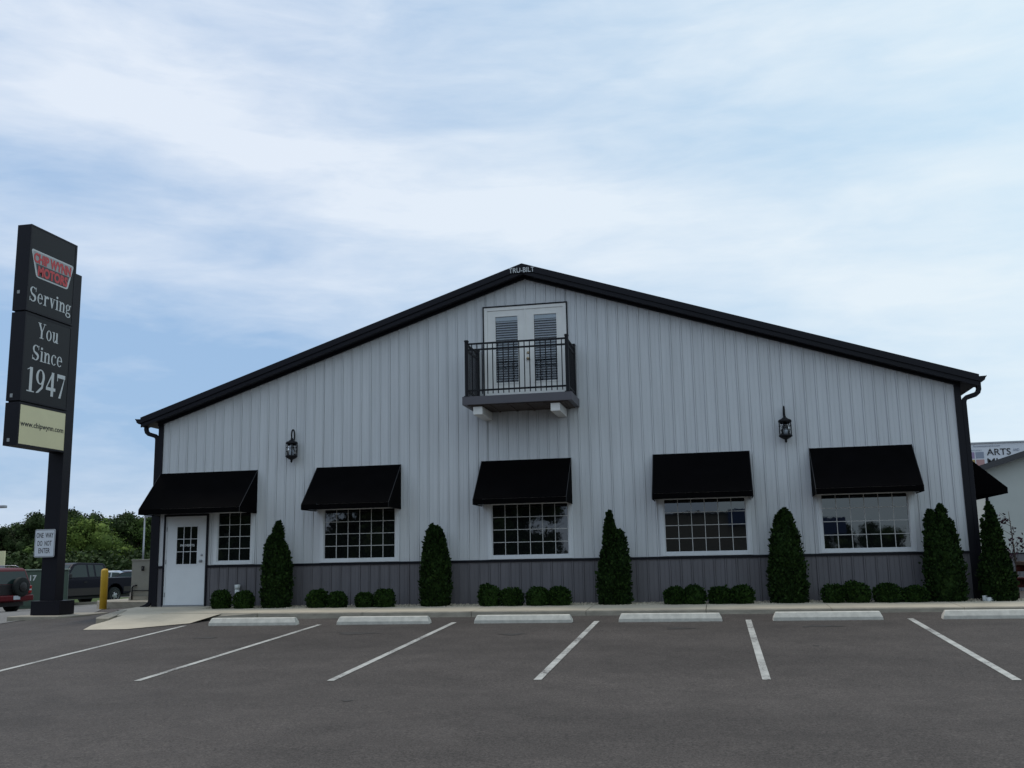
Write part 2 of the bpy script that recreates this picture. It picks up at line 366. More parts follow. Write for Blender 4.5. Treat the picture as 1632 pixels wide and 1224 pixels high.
# sidewalk: surface falls from the gravel bed to the kerb; ramp at the door
KY = -2.04; SB = -.80
def sz(x, y):   # sidewalk level
    t = (y-SB)/(KY-SB); return -.040+(-.083+.040)*max(0, min(1, t))
xs = frange(-7.6, 15.0, 2.26)
sw = MB(); kb = MB(); J = .006
for i in range(len(xs)-1):
    a, b = xs[i]+J, xs[i+1]-J
    sw.add([(a, KY+.15, sz(a, KY+.15)), (b, KY+.15, sz(b, KY+.15)), (b, SB, sz(b, SB)), (a, SB, sz(a, SB)),
            (a, KY+.15, -.3), (b, KY+.15, -.3), (b, SB, -.3), (a, SB, -.3)],
           [(0, 1, 2, 3), (0, 4, 5, 1), (1, 5, 6, 2), (2, 6, 7, 3), (3, 7, 4, 0)])
    if a > -6.3:
        z = sz(a, KY); pts = [(KY-.03, -.4), (KY-.006, z-.012), (KY, z-.003), (KY+.008, z), (KY+.146, z+.004), (KY+.146, -.4)]
        kb.prism(pts, 'x', a, b)
# left landing before the door, up to the wall
sw.add([(-9.35, SB, -.05), (-7.6, SB, -.05), (-7.35, SB, -.05), (-7.35, -.004, -.012), (-9.35, -.004, -.02),
        (-9.35, SB, -.4), (-9.35, -.004, -.4), (-7.35, SB, -.4), (-7.35, -.004, -.4)],
       [(0, 1, 2, 3, 4), (0, 4, 6, 5), (2, 7, 8, 3)])
# landing between x=-9.35 and -7.6 sloping to the ramp
zk = G(-8.6, -2.5)
sw.add([(-9.25, SB-.004, -.05), (-7.606, SB-.004, -.05), (-7.606, KY+.15, -.085), (-8.6, -1.75, -.12), (-8.9, -1.75, -.1),
        (-9.25, SB-.004, -.4), (-8.9, -1.75, -.4), (-8.6, -1.75, -.4)],
       [(4, 3, 2, 1, 0), (0, 5, 6, 4), (4, 6, 7, 3)])
tag(sw.build('sidewalk', 'concrete'), kind='structure')
# ramp apron down to the asphalt
rp = MB()
def gz(x, y, o=.012): return (x, y, G(x, y)+o)
rp.add([(-8.6, -1.75, -.12), (-7.6, KY+.148, -.085), (-6.2, KY+.148, -.088), (-6.25, KY-.03, G(-6.25, KY-.03)+.09), gz(-6.45, -2.75), gz(-7.3, -3.62), gz(-8.26, -3.58), gz(-8.75, -2.6)],
       [(0, 7, 6, 5), (0, 5, 4, 1), (1, 4, 3, 2)])
tag(rp.build('ramp', 'concrete'), kind='structure')
# kerb return on the left of the landing
p = [(-9.25, SB), (-9.02, -1.72), (-8.80, -2.38), (-8.72, -2.50), (-8.60, -2.46), (-8.56, -2.3), (-8.72, -1.78), (-9.1, SB)]
zt = [-.045, -.09, -.125, -.135, -.15, -.15, -.11, -.045]
kb.add([(x, y, z) for (x, y), z in zip(p, zt)]+[(x, y, -.45) for x, y in p], [tuple(range(8))]+[(i, 8+i, 8+(i+1) % 8, (i+1) % 8) for i in range(8)])
# tapering kerb end beside the ramp
a = -6.3+.0; 
kb.add([(-6.95, KY-.01, G(-6.95, KY)+.02), (xs[1]-J, KY-.03, sz(0, KY)), (xs[1]-J, KY+.146, sz(0, KY)+.004), (-6.95, KY+.146, -.086), (-6.95, KY-.01, -.4), (xs[1]-J, KY-.03, -.4), (xs[1]-J, KY+.146, -.4), (-6.95, KY+.146, -.4)],
       [(0, 1, 2, 3), (0, 4, 5, 1), (0, 3, 7, 4), (1, 5, 6, 2)])
tag(kb.build('sidewalk_kerb', 'kerb_concrete'), kind='structure')

# painted bay lines
def line(x0, y0, x1, y1, w=.098):
    mb = MB(); n = 12
    for i in range(n+1):
        t = i/n; x = x0+(x1-x0)*t; y = y0+(y1-y0)*t; mb.v += [(x-w/2, y, G(x-w/2, y)+.006), (x+w/2, y, G(x+w/2, y)+.006)]
    for i in range(n): mb.f.append((2*i, 2*i+1, 2*i+3, 2*i+2)); mb.sm.append(False)
    return tag(mb.build('bay_line', 'paintline'), kind='structure')
for x0, y0, x1, y1 in [(-6.2, -9.3, -6.36, -3.1), (-3.55, -9.2, -3.53, -3.12), (-.88, -9.15, -.92, -2.97), (1.76, -9.05, 1.76, -2.98), (4.48, -9.0, 4.44, -3.0), (7.2, -9.0, 7.13, -3.02), (9.87, -9.0, 9.82, -3.05)]:
    line(x1, y1, x0, y0)

# old drips in the bays
M['stain'] = mat('oil_stain', (.034, .029, .026), .8, noise=.25, nscale=9)
random.seed(3)
for i, (x, y, a, b) in enumerate([(.55, -4.72, .20, .13), (-2.3, -4.45, .34, .16), (3.3, -4.1, .22, .10), (5.6, -3.95, .30, .12), (-4.9, -4.9, .2, .1), (5.3, -6.2, .05, .04), (-.1, -10.6, .06, .05)]):
    mb = MB(); n = 22; vs = [(x, y, G(x, y)+.004)]
    for k in range(n):
        q = 6.2832*k/n; f = 1+.28*math.sin(3*q+i)+.16*math.sin(7*q+2*i)+random.uniform(-.12, .12); px_, py_ = x+a*f*math.cos(q), y+b*f*math.sin(q); vs.append((px_, py_, G(px_, py_)+.004))
    mb.add(vs, [(0, 1+k, 1+(k+1) % n) for k in range(n)]); tag(mb.build('oil_stain', 'stain'), kind='structure')

# wheel stops
stops = [(-4.92, 'leftmost wheel stop, in front of the bush pair near the door'), (-2.27, 'second wheel stop from the left, below the second awning'),
         (.415, 'third wheel stop from the left, below the balcony'), (3.08, 'fourth wheel stop from the left, below the fourth awning'),
         (5.77, 'fifth wheel stop from the left, below the rightmost awning'), (8.55, 'rightmost wheel stop, cut by the edge of the picture')]
WS0 = None
for i, (x, lab) in enumerate(stops):
    y = -3.06; z = G(x, y)
    if WS0 is None:
        w = .915; d = .085; h = .150
        mb = MB()
        prof = [(-d, 0), (-d, .064), (-.046, h-.008), (-.036, h), (.036, h), (.046, h-.008), (d, .064), (d, 0)]
        e = [(w, 0), (w-.008, .064), (w-.045, h-.008), (w-.055, h), (w-.055, h), (w-.045, h-.008), (w-.008, .064), (w, 0)]
        vs = [(-q[0], p[0], p[1]) for p, q in zip(prof, e)]+[(q[0], p[0], p[1]) for p, q in zip(prof, e)]
        mb.add(vs, [tuple(range(8)), tuple(range(8, 16))[::-1]]+[(k, k+8, k+9, k+1) for k in range(7)])
        o = mb.build('wheel_stop', 'stop_concrete', bevel=.006); WS0 = o
    else:
        o = WS0.copy(); C.objects.link(o)
    o.location = (x, y, z-.01); tag(o, 'whitish concrete '+lab, 'wheel stop', 'concrete wheel stops in front of the parking bays')
    sl = .003; o.rotation_euler = (R(3.0), 0, [0, R(.5), 0, R(-.4), R(.3), 0][i])

# gravel bed
random.seed(4)
gb = MB(); gb.add([(-7.34, SB+.004, -.07), (15, SB+.004, -.07), (15, -.01, -.035), (-7.34, -.01, -.035)], [(0, 1, 2, 3)])
for i in range(15000):
    x = random.uniform(-7.3, 11.5); y = random.uniform(SB+.01, -.03)
    if i % 3 == 0: y = SB+.01+abs(random.gauss(0, .12))
    z = -.07+(y-SB)/(0-SB)*.035+random.uniform(0, .018); r = random.uniform(.008, .022)
    a = random.random()*6.28; c, s_ = math.cos(a), math.sin(a); k = random.uniform(.6, 1)
    gb.add([(x+r*c, y+r*s_, z), (x-r*s_*k, y+r*c*k, z+r*.2), (x-r*c, y-r*s_, z), (x+r*s_*k, y-r*c*k, z-r*.1), (x, y, z+r*.9), (x, y, z-r*.5)],
           [(0, 1, 4), (1, 2, 4), (2, 3, 4), (3, 0, 4)])
gv = gb.build('gravel_bed', 'gravel'); tag(gv, 'pale gravel bed between the wall and the sidewalk', 'gravel', kind='stuff')

# ------------------------------------------------------------------ the metal building
HW, HE, HR = 8.95, 4.245, 7.184   # half width, wall height at the eave and at the ridge
SL = (HR-4.272)/8.861
def wz(x): return HR-SL*abs(x)
bld = empty('metal_building', (0, 0, 0), 'white ribbed metal building with black gable roof trim and grey lower wall', 'building')
def sheetwall(mb, x0, x1, z0f, z1f, yb, pitch=.2286, d=.017):
    # ribbed cladding: flat pans with narrow raised ribs, real geometry
    x = math.floor(x0/pitch)*pitch; prof = []
    k0 = int(math.floor(x0/pitch)); 
    for k in range(k0, int(math.ceil(x1/pitch))+1):
        c = k*pitch
        prof += [(c-.030, 0), (c-.026, -.006), (c-.020, -.006), (c-.013, d), (c+.009, d), (c+.014, -.007), (c+.020, -.007), (c+.023, 0), (c+.108, 0), (c+.112, .004), (c+.118, .004), (c+.122, 0)]
    prof = [p for p in prof if x0+.002 < p[0] < x1-.002]
    prof = [(x0, 0)]+prof+[(x1, 0)]
    b = len(mb.v)
    for (x, dd) in prof: mb.v += [(x, yb-dd, z0f(x)), (x, yb-dd, z1f(x))]
    for i in range(len(prof)-1):
        mb.f.append((b+2*i, b+2*i+2, b+2*i+3, b+2*i+1)); mb.sm.append(False)
ZW = .895
# openings: (x0,x1,z0,z1)
WIN = [(-4.815, -2.995, .925, 2.17), (-.91, .91, .925, 2.17), (2.828, 4.648, .925, 2.17), (6.03, 7.85, .925, 2.17)]
W1 = (-7.43, -6.47, .925, 2.17)
DOOR = (-8.71, -7.62, -.03, 2.06)
BD = (-.975, .945, 4.345, 6.56)
ops = sorted(WIN+[W1, DOOR], key=lambda q: q[0])
wall = MB(); cur = -HW
for (a, b, c, d) in ops:
    sheetwall(wall, cur, a, lambda x: ZW, lambda x: (wz(x) if not (BD[0]-1e-6 <= x <= BD[1]+1e-6 and False) else 0), 0)
    if (a, b) == (WIN[1][0], WIN[1][1]):
        pass
    # above the opening
    if a == WIN[1][0]:
        sheetwall(wall, a, b, lambda x: d, lambda x: BD[2], 0)
        sheetwall(wall, a, b, lambda x: BD[3], wz, 0)
    else:
        sheetwall(wall, a, b, lambda x: d, wz, 0)
    cur = b
sheetwall(wall, cur, HW, lambda x: ZW, wz, 0)
# close the small bits beside the balcony door (door wider than window below)
wallo = wall.build('wall', 'white_siding', bld)
# side and back walls
sw_ = MB()
DEP = 26
for sx in (-1, 1):
    sw_.quad((sx*HW, 0, ZW), (sx*HW, DEP, ZW), (sx*HW, DEP, HE), (sx*HW, 0, HE))
sw_.add([(-HW, DEP, -.2), (HW, DEP, -.2), (HW, DEP, wz(HW)), (0, DEP, HR), (-HW, DEP, wz(HW))], [(4, 3, 2, 1, 0)])
sw_.build('side_wall', 'white_siding', bld)
wn = MB(); cur = -HW
sheetwall(wn, -HW, DOOR[0], lambda x: -.06, lambda x: ZW-.03, -.003)
sheetwall(wn, DOOR[1], HW, lambda x: -.06, lambda x: ZW-.03, -.003)
for sx in (-1, 1): wn.quad((sx*(HW+.003), 0, -.8), (sx*(HW+.003), DEP, -.8), (sx*(HW+.003), DEP, ZW), (sx*(HW+.003), 0, ZW))
wn.build('wainscot', 'grey_siding', bld)
tr = MB()
for a, b in [(-HW, DOOR[0]), (DOOR[1], HW)]: tr.prism([(-.001, ZW-.035), (-.036, ZW-.04), (-.036, ZW-.01), (-.026, ZW-.006), (-.024, ZW+.012), (-.001, ZW+.014)], 'x', a, b)
tr.build('wainscot_trim', 'black_trim', bld)
bt = MB()
for a, b in [(-HW, DOOR[0]), (DOOR[1], HW)]: bt.box(a, b, -.03, .05, -.075, -.045)
bt.build('base_trim', 'black_trim', bld)
for sx in (-1, 1):
    ct = MB(); x0, x1 = sorted((sx*8.856, sx*(HW+.03)))
    ct.box(x0, x1, -.032, .10, -.12, wz(8.95)+.0); ct.build('corner_trim', 'black_trim', bld)
# backing so nothing shows through the openings
bk = MB(); bk.add([(-HW+.05, .35, -.2), (HW-.05, .35, -.2), (HW-.05, .35, wz(HW)-.1), (0, .35, HR-.1), (-HW+.05, .35, wz(HW)-.1)], [(0, 1, 2, 3, 4)])
bk.build('inner_wall', 'car_black', bld)
# roof
OV = .30; EX = 9.28; UP = .235
def rzz(x): return HR+UP-SL*abs(x)*1.0
rf = MB(); D2 = DEP+.3
for sx in (-1, 1):
    vs = [(0, -OV-.02, HR+UP), (sx*EX, -OV-.02, rzz(EX)), (sx*EX, D2, rzz(EX)), (0, D2, HR+UP)]
    lo = [(x, y, z-.045) for x, y, z in vs]
    fs = [(0, 1, 2, 3), (7, 6, 5, 4), (0, 4, 5, 1), (1, 5, 6, 2), (2, 6, 7, 3)]
    if sx < 0: fs = [f[::-1] for f in fs]
    rf.add(vs+lo, fs)
roof = rf.build('roof', 'roof_metal', bld)
fa = MB()
for sx in (-1, 1):
    def P(x, y, dz): return (sx*x, y, HR+UP-SL*x+dz)
    # upper rake trim (proud), lower fascia board (set back), soffit
    for (ya, yb, za, zb) in [(-OV-.05, -OV-.021, .02, -.12), (-OV-.022, -OV+.01, -.05, -.215)]:
        vs = [P(0, ya, za), P(EX, ya, za), P(EX, ya, zb), P(0, ya, zb), P(0, yb, za), P(EX, yb, za), P(EX, yb, zb), P(0, yb, zb)]
        fs = [(0, 3, 2, 1), (4, 5, 6, 7), (0, 1, 5, 4), (3, 7, 6, 2), (1, 2, 6, 5)]
        if sx < 0: fs = [f[::-1] for f in fs]
        fa.add(vs, fs)
fa.build('fascia', 'black_trim', bld)
so = MB()
for sx in (-1, 1):
    def P(x, y, dz): return (sx*x, y, HR+UP-SL*x+dz)
    vs = [P(0, -OV+.011, -.20), P(EX, -OV+.011, -.20), P(EX, .0, -.20), P(0, 0, -.20)]; so.add(vs, [(0, 1, 2, 3)])
    vs = [P(0, -.07, -.20), P(EX-.3, -.07, -.20), P(EX-.3, -.07, -.262), P(0, -.07, -.262), P(0, -.03, -.262), P(EX-.3, -.03, -.262)]
    so.add(vs, [(0, 1, 2, 3), (3, 2, 5, 4)])
    # side eave soffit
    x0 = sx*HW; x1 = sx*EX
    so.add([(x0, -OV+.02, rzz(HW)-.21), (x1, -OV+.02, rzz(EX)-.16), (x1, DEP, rzz(EX)-.16), (x0, DEP, rzz(HW)-.21)], [(0, 1, 2, 3)])
    so.add([(x1, -OV+.02, rzz(EX)-.16), (x1, DEP, rzz(EX)-.16), (x1, DEP, rzz(EX)), (x1, -OV+.02, rzz(EX))], [(0, 1, 2, 3)])
so.build('soffit', 'black_trim', bld)
# gutters and downspouts
for sx in (-1, 1):
    gt = MB(); zt = rzz(EX)+.0
    prof = [(EX+.003, zt-.02), (EX+.13, zt-.015), (EX+.145, zt-.005), (EX+.14, zt-.03), (EX+.12, zt-.05), (EX+.10, zt-.10), (EX+.05, zt-.135), (EX+.003, zt-.14)]
    gt.prism([(sx*a, b) for a, b in prof], 'y', -OV-.04, DEP)
    g_ = gt.build('gutter', 'black_trim', bld)
    ds = MB(); rr = .045
    xo = 9.335; xi = 9.030
    def seg(pts, r=.047):
        pts = [Vector(p_) for p_ in pts]; vs = []; 
        for i, p_ in enumerate(pts):
            d = (pts[min(i+1, len(pts)-1)]-pts[max(i-1, 0)]); d.y = 0; d.normalize(); n_ = Vector((-d.z, 0, d.x))
            for (a, b) in ((-1, -1), (1, -1), (1, 1), (-1, 1)): vs.append(p_+n_*a*r+Vector((0, b*r*.8, 0)))
        n = len(pts); fs = []
        for i in range(n-1):
            for k in range(4): fs.append((i*4+k, i*4+(k+1) % 4, i*4+4+(k+1) % 4, i*4+4+k))
        fs += [(0, 1, 2, 3), tuple((n-1)*4+k for k in (3, 2, 1, 0))]
        ds.add(vs, fs)
    zg = zt-.13; yD = -.02 if sx > 0 else .06
    yD = .02
    pts = [(sx*xo, yD, zg+.02), (sx*xo, yD, zg-.10), (sx*(xo-.02), yD, zg-.16), (sx*(xo-.07), yD, zg-.205), (sx*(xi+.06), yD, zg-.26), (sx*(xi+.015), yD, zg-.30), (sx*xi, yD, zg-.36), (sx*xi, yD, .12), (sx*(xi+.02), yD, .06), (sx*(xi+.10), yD, .0), (sx*(xi+.22), yD, -.05)]
    seg(pts); ds.build('downspout', 'black_trim', bld, bevel=.008)
# ridge lettering plate
text_mesh('lettering', 'TRU-BILT', 'sign_letter', bld, (-.29, -OV-.052, HR+UP-.195), (1, 0, 0), (0, 0, 1), .58, .115, bold=.012)
lp = MB(); lp.add([(-.36, -OV-.0505, HR+UP-.20), (.36, -OV-.0505, HR+UP-.20), (.36, -OV-.0505, HR+UP-.115), (0, -OV-.0505, HR+UP+.015), (-.36, -OV-.0505, HR+UP-.115)], [(0, 1, 2, 3, 4)])
lp.build('ridge_plate', 'black_trim', bld)

# windows
def frame(mb, x0, x1, z0, z1, t, ya, yb, bottom=True):
    mb.box(x0, x0+t, ya, yb, z0, z1); mb.box(x1-t, x1, ya, yb, z0, z1)
    mb.box(x0+t, x1-t, ya, yb, z1-t, z1)
    if bottom: mb.box(x0+t, x1-t, ya, yb, z0, z0+t)
def window(x0, x1, z0, z1, cols, rows):
    f = MB(); frame(f, x0, x1, z0, z1, .062, -.032, .05)
    f.box(x0-.035, x0+.001, -.021, .0, z0+.0, z1+.02); f.box(x1-.001, x1+.035, -.021, .0, z0+.0, z1+.02)
    f.box(x0-.03, x1+.03, -.042, -.0, z0-.012, z0-.001)
    fo = f.build('window', 'door_white', bld, bevel=.004)
    gx0, gx1, gz0, gz1 = x0+.062, x1-.062, z0+.062, z1-.062
    fr = MB(); frame(fr, gx0+.001, gx1-.001, gz0+.001, gz1-.001, .018, -.012, .03); fr.build('sash', 'door_white', fo)
    p_ = MB(); p_.box(gx0+.019, gx1-.019, .012, .02, gz0+.019, gz1-.019); p_.build('pane', 'glass_dark', fo)
    g_ = MB(); a0, a1, b0, b1 = gx0+.019, gx1-.019, gz0+.019, gz1-.019
    for i in range(1, cols):
        x = a0+(a1-a0)*i/cols; g_.box(x-.007, x+.007, .004, .0117, b0, b1)
    for i in range(1, rows):
        z = b0+(b1-b0)*i/rows
        for k in range(cols):
            xa = a0+(a1-a0)*k/cols+(.007 if k else 0); xb = a0+(a1-a0)*(k+1)/cols-(.007 if k < cols-1 else 0)
            g_.box(xa+.0002, xb-.0002, .004, .0117, z-.007, z+.007)
    g_.build('muntins', 'muntin', fo)
for w in WIN: window(*w, 6, 4)
window(*W1, 3, 4)

# entrance door
d0 = MB()
frame(d0, DOOR[0]-.02, DOOR[1]+.02, -.03, DOOR[3]+.03, .045, -.04, .0, bottom=False)
d0.build('door_trim', 'black_trim', bld)
d1 = MB(); frame(d1, DOOR[0]+.025, DOOR[1]-.025, -.02, DOOR[3]-.015, .035, -.022, .04, bottom=False)
d1.build('door_frame', 'door_white', bld)
x0, x1, z0, z1 = DOOR[0]+.063, DOOR[1]-.063, .015, DOOR[3]-.053
g0, g1, h0, h1 = -8.40, -7.865, .935, 1.81
dl = MB(); ya, yb = -.012, .03
dl.box(x0, g0, ya, yb, z0, z1); dl.box(g1, x1, ya, yb, z0, z1); dl.box(g0, g1, ya, yb, z0, h0); dl.box(g0, g1, ya, yb, h1, z1)
door = dl.build('door', 'door_white', bld)
df = MB(); frame(df, g0-.02, g1+.02, h0-.02, h1+.02, .028, -.022, -.0125)
for i in (1, 2):
    x = g0+(g1-g0)*i/3; df.box(x-.0065, x+.0065, -.016, -.008, h0+.009, h1-.009)
    z = h0+(h1-h0)*i/3
    for k in range(3):
        xa = g0+(g1-g0)*k/3+.007; xb = g0+(g1-g0)*(k+1)/3-.007; df.box(xa, xb, -.016, -.008, z-.0065, z+.0065)
df.build('muntins', 'door_white', door)
dg = MB(); dg.box(g0, g1, 0, .008, h0, h1); dg.build('pane', 'glass_dark', door)
text_mesh('lettering', 'PAYMENTS', 'sign_letter', door, (-8.31, -.001, 1.345), (1, 0, 0), (0, 0, 1), .36, .055, bold=.03, depth=.003)
kn = MB(); kn.lathe([(.03, 0), (.03, -.012), (.012, -.014), (.012, -.045), (.028, -.05), (.032, -.07), (.02, -.085), (.001, -.088)], (-7.755, -.0125, 1.005), 14, 'y')
kn.build('handle', 'steel', door); kn = MB(); kn.lathe([(.028, 0), (.028, -.014), (.02, -.02), (.001, -.021)], (-7.75, -.0125, 1.145), 14, 'y')
kn.build('deadbolt', 'steel', door)
for z in (.25, 1.0, 1.75): hg = MB(); hg.box(x0-.018, x0-.001, -.03, -.0225, z-.05, z+.05); hg.build('hinge', 'steel', door)
th = MB(); th.box(DOOR[0]+.02, DOOR[1]-.02, -.05, .04, -.045, .012); th.build('threshold', 'steel', bld)

# balcony door
b0 = MB(); frame(b0, BD[0]-.012, BD[1]+.012, BD[2]-.0, BD[3]+.015, .03, -.035, 0, bottom=False); b0.build('door_trim', 'black_trim', bld)
b1 = MB(); frame(b1, BD[0]+.018, BD[1]-.018, BD[2], BD[3]-.015, .075, -.024, .03, bottom=False)
b1.build('door_frame', 'white_paint', bld)
zb0, zb1 = BD[2]+.01, BD[3]-.091
for k, (xa, xb, ga, gb_) in enumerate([(-.881, -.018, -.70, -.175), (-.016, .851, .185, .71)]):
    q0, q1 = 4.80, 6.33
    lf = MB(); lf.box(xa, ga, -.006, .03, zb0, zb1); lf.box(gb_, xb, -.006, .03, zb0, zb1); lf.box(ga, gb_, -.006, .03, zb0, q0); lf.box(ga, gb_, -.006, .03, q1, zb1)
    if k: lf.box(-.035, .005, -.02, -.0065, zb0, zb1)
    lfo = lf.build('balcony_door', 'white_paint', bld)
    fm = MB(); frame(fm, ga-.02, gb_+.02, q0-.02, q1+.02, .028, -.018, -.0065); fm.build('glass_frame', 'white_paint', lfo)
    gp = MB(); gp.box(ga, gb_, .0, .004, q0, q1); gp.build('pane', 'glass_clear', lfo)
    sl_ = MB(); n = 26
    sl_.box(ga+.01, gb_-.01, .012, .05, q1-.10, q1-.01)
    for i in range(n):
        z = q0+.02+(q1-.12-q0-.02)*i/(n-1)
        tl = .018 if i > n*.42 else .011
        sl_.add([(ga+.012, .014, z-tl), (gb_-.012, .014, z-tl), (gb_-.012, .040, z+tl*.4), (ga+.012, .040, z+tl*.4), (ga+.012, .014, z-tl-.003), (gb_-.012, .014, z-tl-.003), (gb_-.012, .040, z+tl*.4-.003), (ga+.012, .040, z+tl*.4-.003)],
               [(3, 2, 1, 0), (4, 5, 6, 7), (0, 1, 5, 4)])
    sl_.build('blind', 'blind_white', lfo)
    if k:
        hk = MB(); 
        hk.lathe([(.03, 0), (.03, -.012), (.012, -.014), (.012, -.045), (.028, -.05), (.032, -.07), (.02, -.085), (.001, -.088)], (.045, -.0065, 5.32), 12, 'y')
        hk.build('handle', 'brass', lfo); hk = MB(); hk.lathe([(.03, 0), (.03, -.014), (.02, -.02), (.001, -.021)], (.045, -.0065, 5.46), 12, 'y')
        hk.build('deadbolt', 'brass', lfo)
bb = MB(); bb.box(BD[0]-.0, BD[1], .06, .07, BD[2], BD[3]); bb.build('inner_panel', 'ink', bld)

# balcony
sbm = MB(); FY = -1.13
sbm.box(-1.20, 1.165, FY, -.02, 4.165, 4.345)
# hollow the underside look: joists and boards under
bal = sbm.build('balcony', 'grey_slab', bld, bevel=.006)
uj = MB(); uj.box(-1.10, 1.07, FY+.06, -.03, 4.150, 4.1645)
for i in range(6):
    x = -1.0+i*.39; uj.box(x-.02, x+.02, FY+.07, -.035, 4.135, 4.1495)
uj.build('underside_boards', 'wood', bal)
for xa, xb in ((-.985, -.785), (.69, .885)):
    b_ = MB(); b_.box(xa, xb, FY+.10, -.019, 3.965, 4.134); b_.build('bracket', 'white_paint', bal, bevel=.004)
def post(x, y, zt=5.58, w=.035):
    m = MB(); m.box(x-w, x+w, y-w, y+w, 4.3455, zt-.035); m.box(x-w-.008, x+w+.008, y-w-.008, y+w+.008, zt-.035, zt-.012); m.prism([(x-w, y-w), (x+w, y-w), (x+w, y+w), (x-w, y+w)], 'z', zt-.012, zt); m.box(x-w-.02, x+w+.02, y-w-.02, y+w+.02, 4.3455, 4.36)
    m.build('railing_post', 'iron', bal)
PX0, PX1, PY = -1.105, 1.075, FY+.05
for x, y in ((PX0, PY), (PX1, PY), (PX0, -.065), (PX1, -.065)): post(x, y)
RZ = (5.495, 5.365, 4.475)
m = MB()
for z in RZ: m.box(PX0+.0355, PX1-.0355, PY-.016, PY+.016, z-.018, z+.018)
for i in range(18):
    x = PX0+.115+i*(PX1-PX0-.19)/17.3
    m.box(x-.0095, x+.0095, PY-.0095, PY+.0095, 4.395, 4.4565); m.box(x-.0095, x+.0095, PY-.0095, PY+.0095, 4.4935, 5.3465); m.box(x-.0095, x+.0095, PY-.0095, PY+.0095, 5.3835, 5.4765)
m.build('railing', 'iron', bal)
for X_ in (PX0, PX1):
    m = MB()
    for z in RZ: m.box(X_-.016, X_+.016, PY+.0355, -.1005, z-.018, z+.018)
    for i in range(8):
        y = PY+.125+i*.107
        m.box(X_-.0095, X_+.0095, y-.0095, y+.0095, 4.395, 4.4565); m.box(X_-.0095, X_+.0095, y-.0095, y+.0095, 4.4935, 5.3465); m.box(X_-.0095, X_+.0095, y-.0095, y+.0095, 5.3835, 5.4765)
    m.build('railing', 'iron', bal)

# ------------------------------------------------------------------ awnings
def awning(x0, x1, label, zt=3.065, zb=2.062, d=.88, val=.115):
    t = empty('awning', ((x0+x1)/2, 0, zt), label, 'awning', 'black fabric awnings over the openings')
    m = MB(); y0 = -.022
    prof = [(y0, zt), (-.05, zt-.005), (-d, zb+val), (-d-.004, zb)]
    n = 8
    # sloping cover with a very slight sag between the frame ribs
    nx = 24; vs = []; ny = 10
    for j in range(ny+1):
        tt = j/ny; y = y0+(-d-y0)*tt; z = zt+(zb+val-zt)*tt
        for i in range(nx+1):
            s = i/nx; sag = -.006*math.sin(math.pi*tt)*abs(math.sin(math.pi*s*2)); vs.append((x0+(x1-x0)*s, y, z+sag))
    fs = [(j*(nx+1)+i, j*(nx+1)+i+1, (j+1)*(nx+1)+i+1, (j+1)*(nx+1)+i) for j in range(ny) for i in range(nx)]
    fs = [f[::-1] for f in fs]
    m.add(vs, fs, True); m.build('cover', 'fabric', t)
    v = MB(); v.box(x0, x1, -d-.006, -d+.004, zb, zb+val-.003); v.build('valance', 'fabric', t)
    for x, sg in ((x0, -1), (x1, 1)):
        s = MB(); s.prism([(y0, zt-.004), (-d+.0045, zb+val-.004), (-d+.0045, zb), (y0, zb)], 'x', x-.003+sg*.001, x+.003+sg*.001)
        s.build('side_panel', 'fabric', t)
        pz = MB(); pz.tube([(x, y0, zt+.002), (x, -d, zb+val+.002), (x, -d-.006, zb+.002)], .0065, 6); pz.build('piping', 'piping', t)
    fr = MB()
    fr.tube([(x0+.02, -d+.02, zb+.03), (x1-.02, -d+.02, zb+.03)], .013, 8); fr.tube([(x0+.02, y0-.01, zb+.03), (x0+.02, -d+.02, zb+.03)], .013, 8)
    fr.tube([(x1-.02, y0-.01, zb+.03), (x1-.02, -d+.02, zb+.03)], .013, 8); fr.build('frame', 'steel', t)
    return t
awning(-8.88, -6.40, 'widest black awning, over the white entrance door')
awning(-4.935, -2.925, 'black awning over the second window, right of the left wall lantern')
awning(-1.055, .945, 'black awning over the window directly below the balcony')
awning(2.715, 4.725, 'black awning over the window left of the right wall lantern')
awning(5.935, 7.95, 'black awning over the rightmost window on the front wall')
# awning on the right side wall
t = empty('awning', (HW+.02, 2.2, 3.0), 'black awning sticking out from the right side wall beyond the corner downspout', 'awning', 'black fabric awnings over the openings')
y0_, y1_ = .95, 4.3; xw = HW+.02; xo = 9.93
m = MB(); m.add([(xw, y0_, 3.07), (xw, y1_, 3.07), (xo, y1_, 2.19), (xo, y0_, 2.19), (xo, y1_, 2.07), (xo, y0_, 2.07)], [(0, 3, 2, 1), (3, 5, 4, 2)]); m.build('cover', 'fabric', t)
for y in (y0_, y1_):
    m = MB(); m.prism([(xw, 3.068), (xo-.001, 2.188), (xo-.001, 2.07), (xw, 2.07)], 'y', y-.004, y+.004); m.build('side_panel', 'fabric', t)

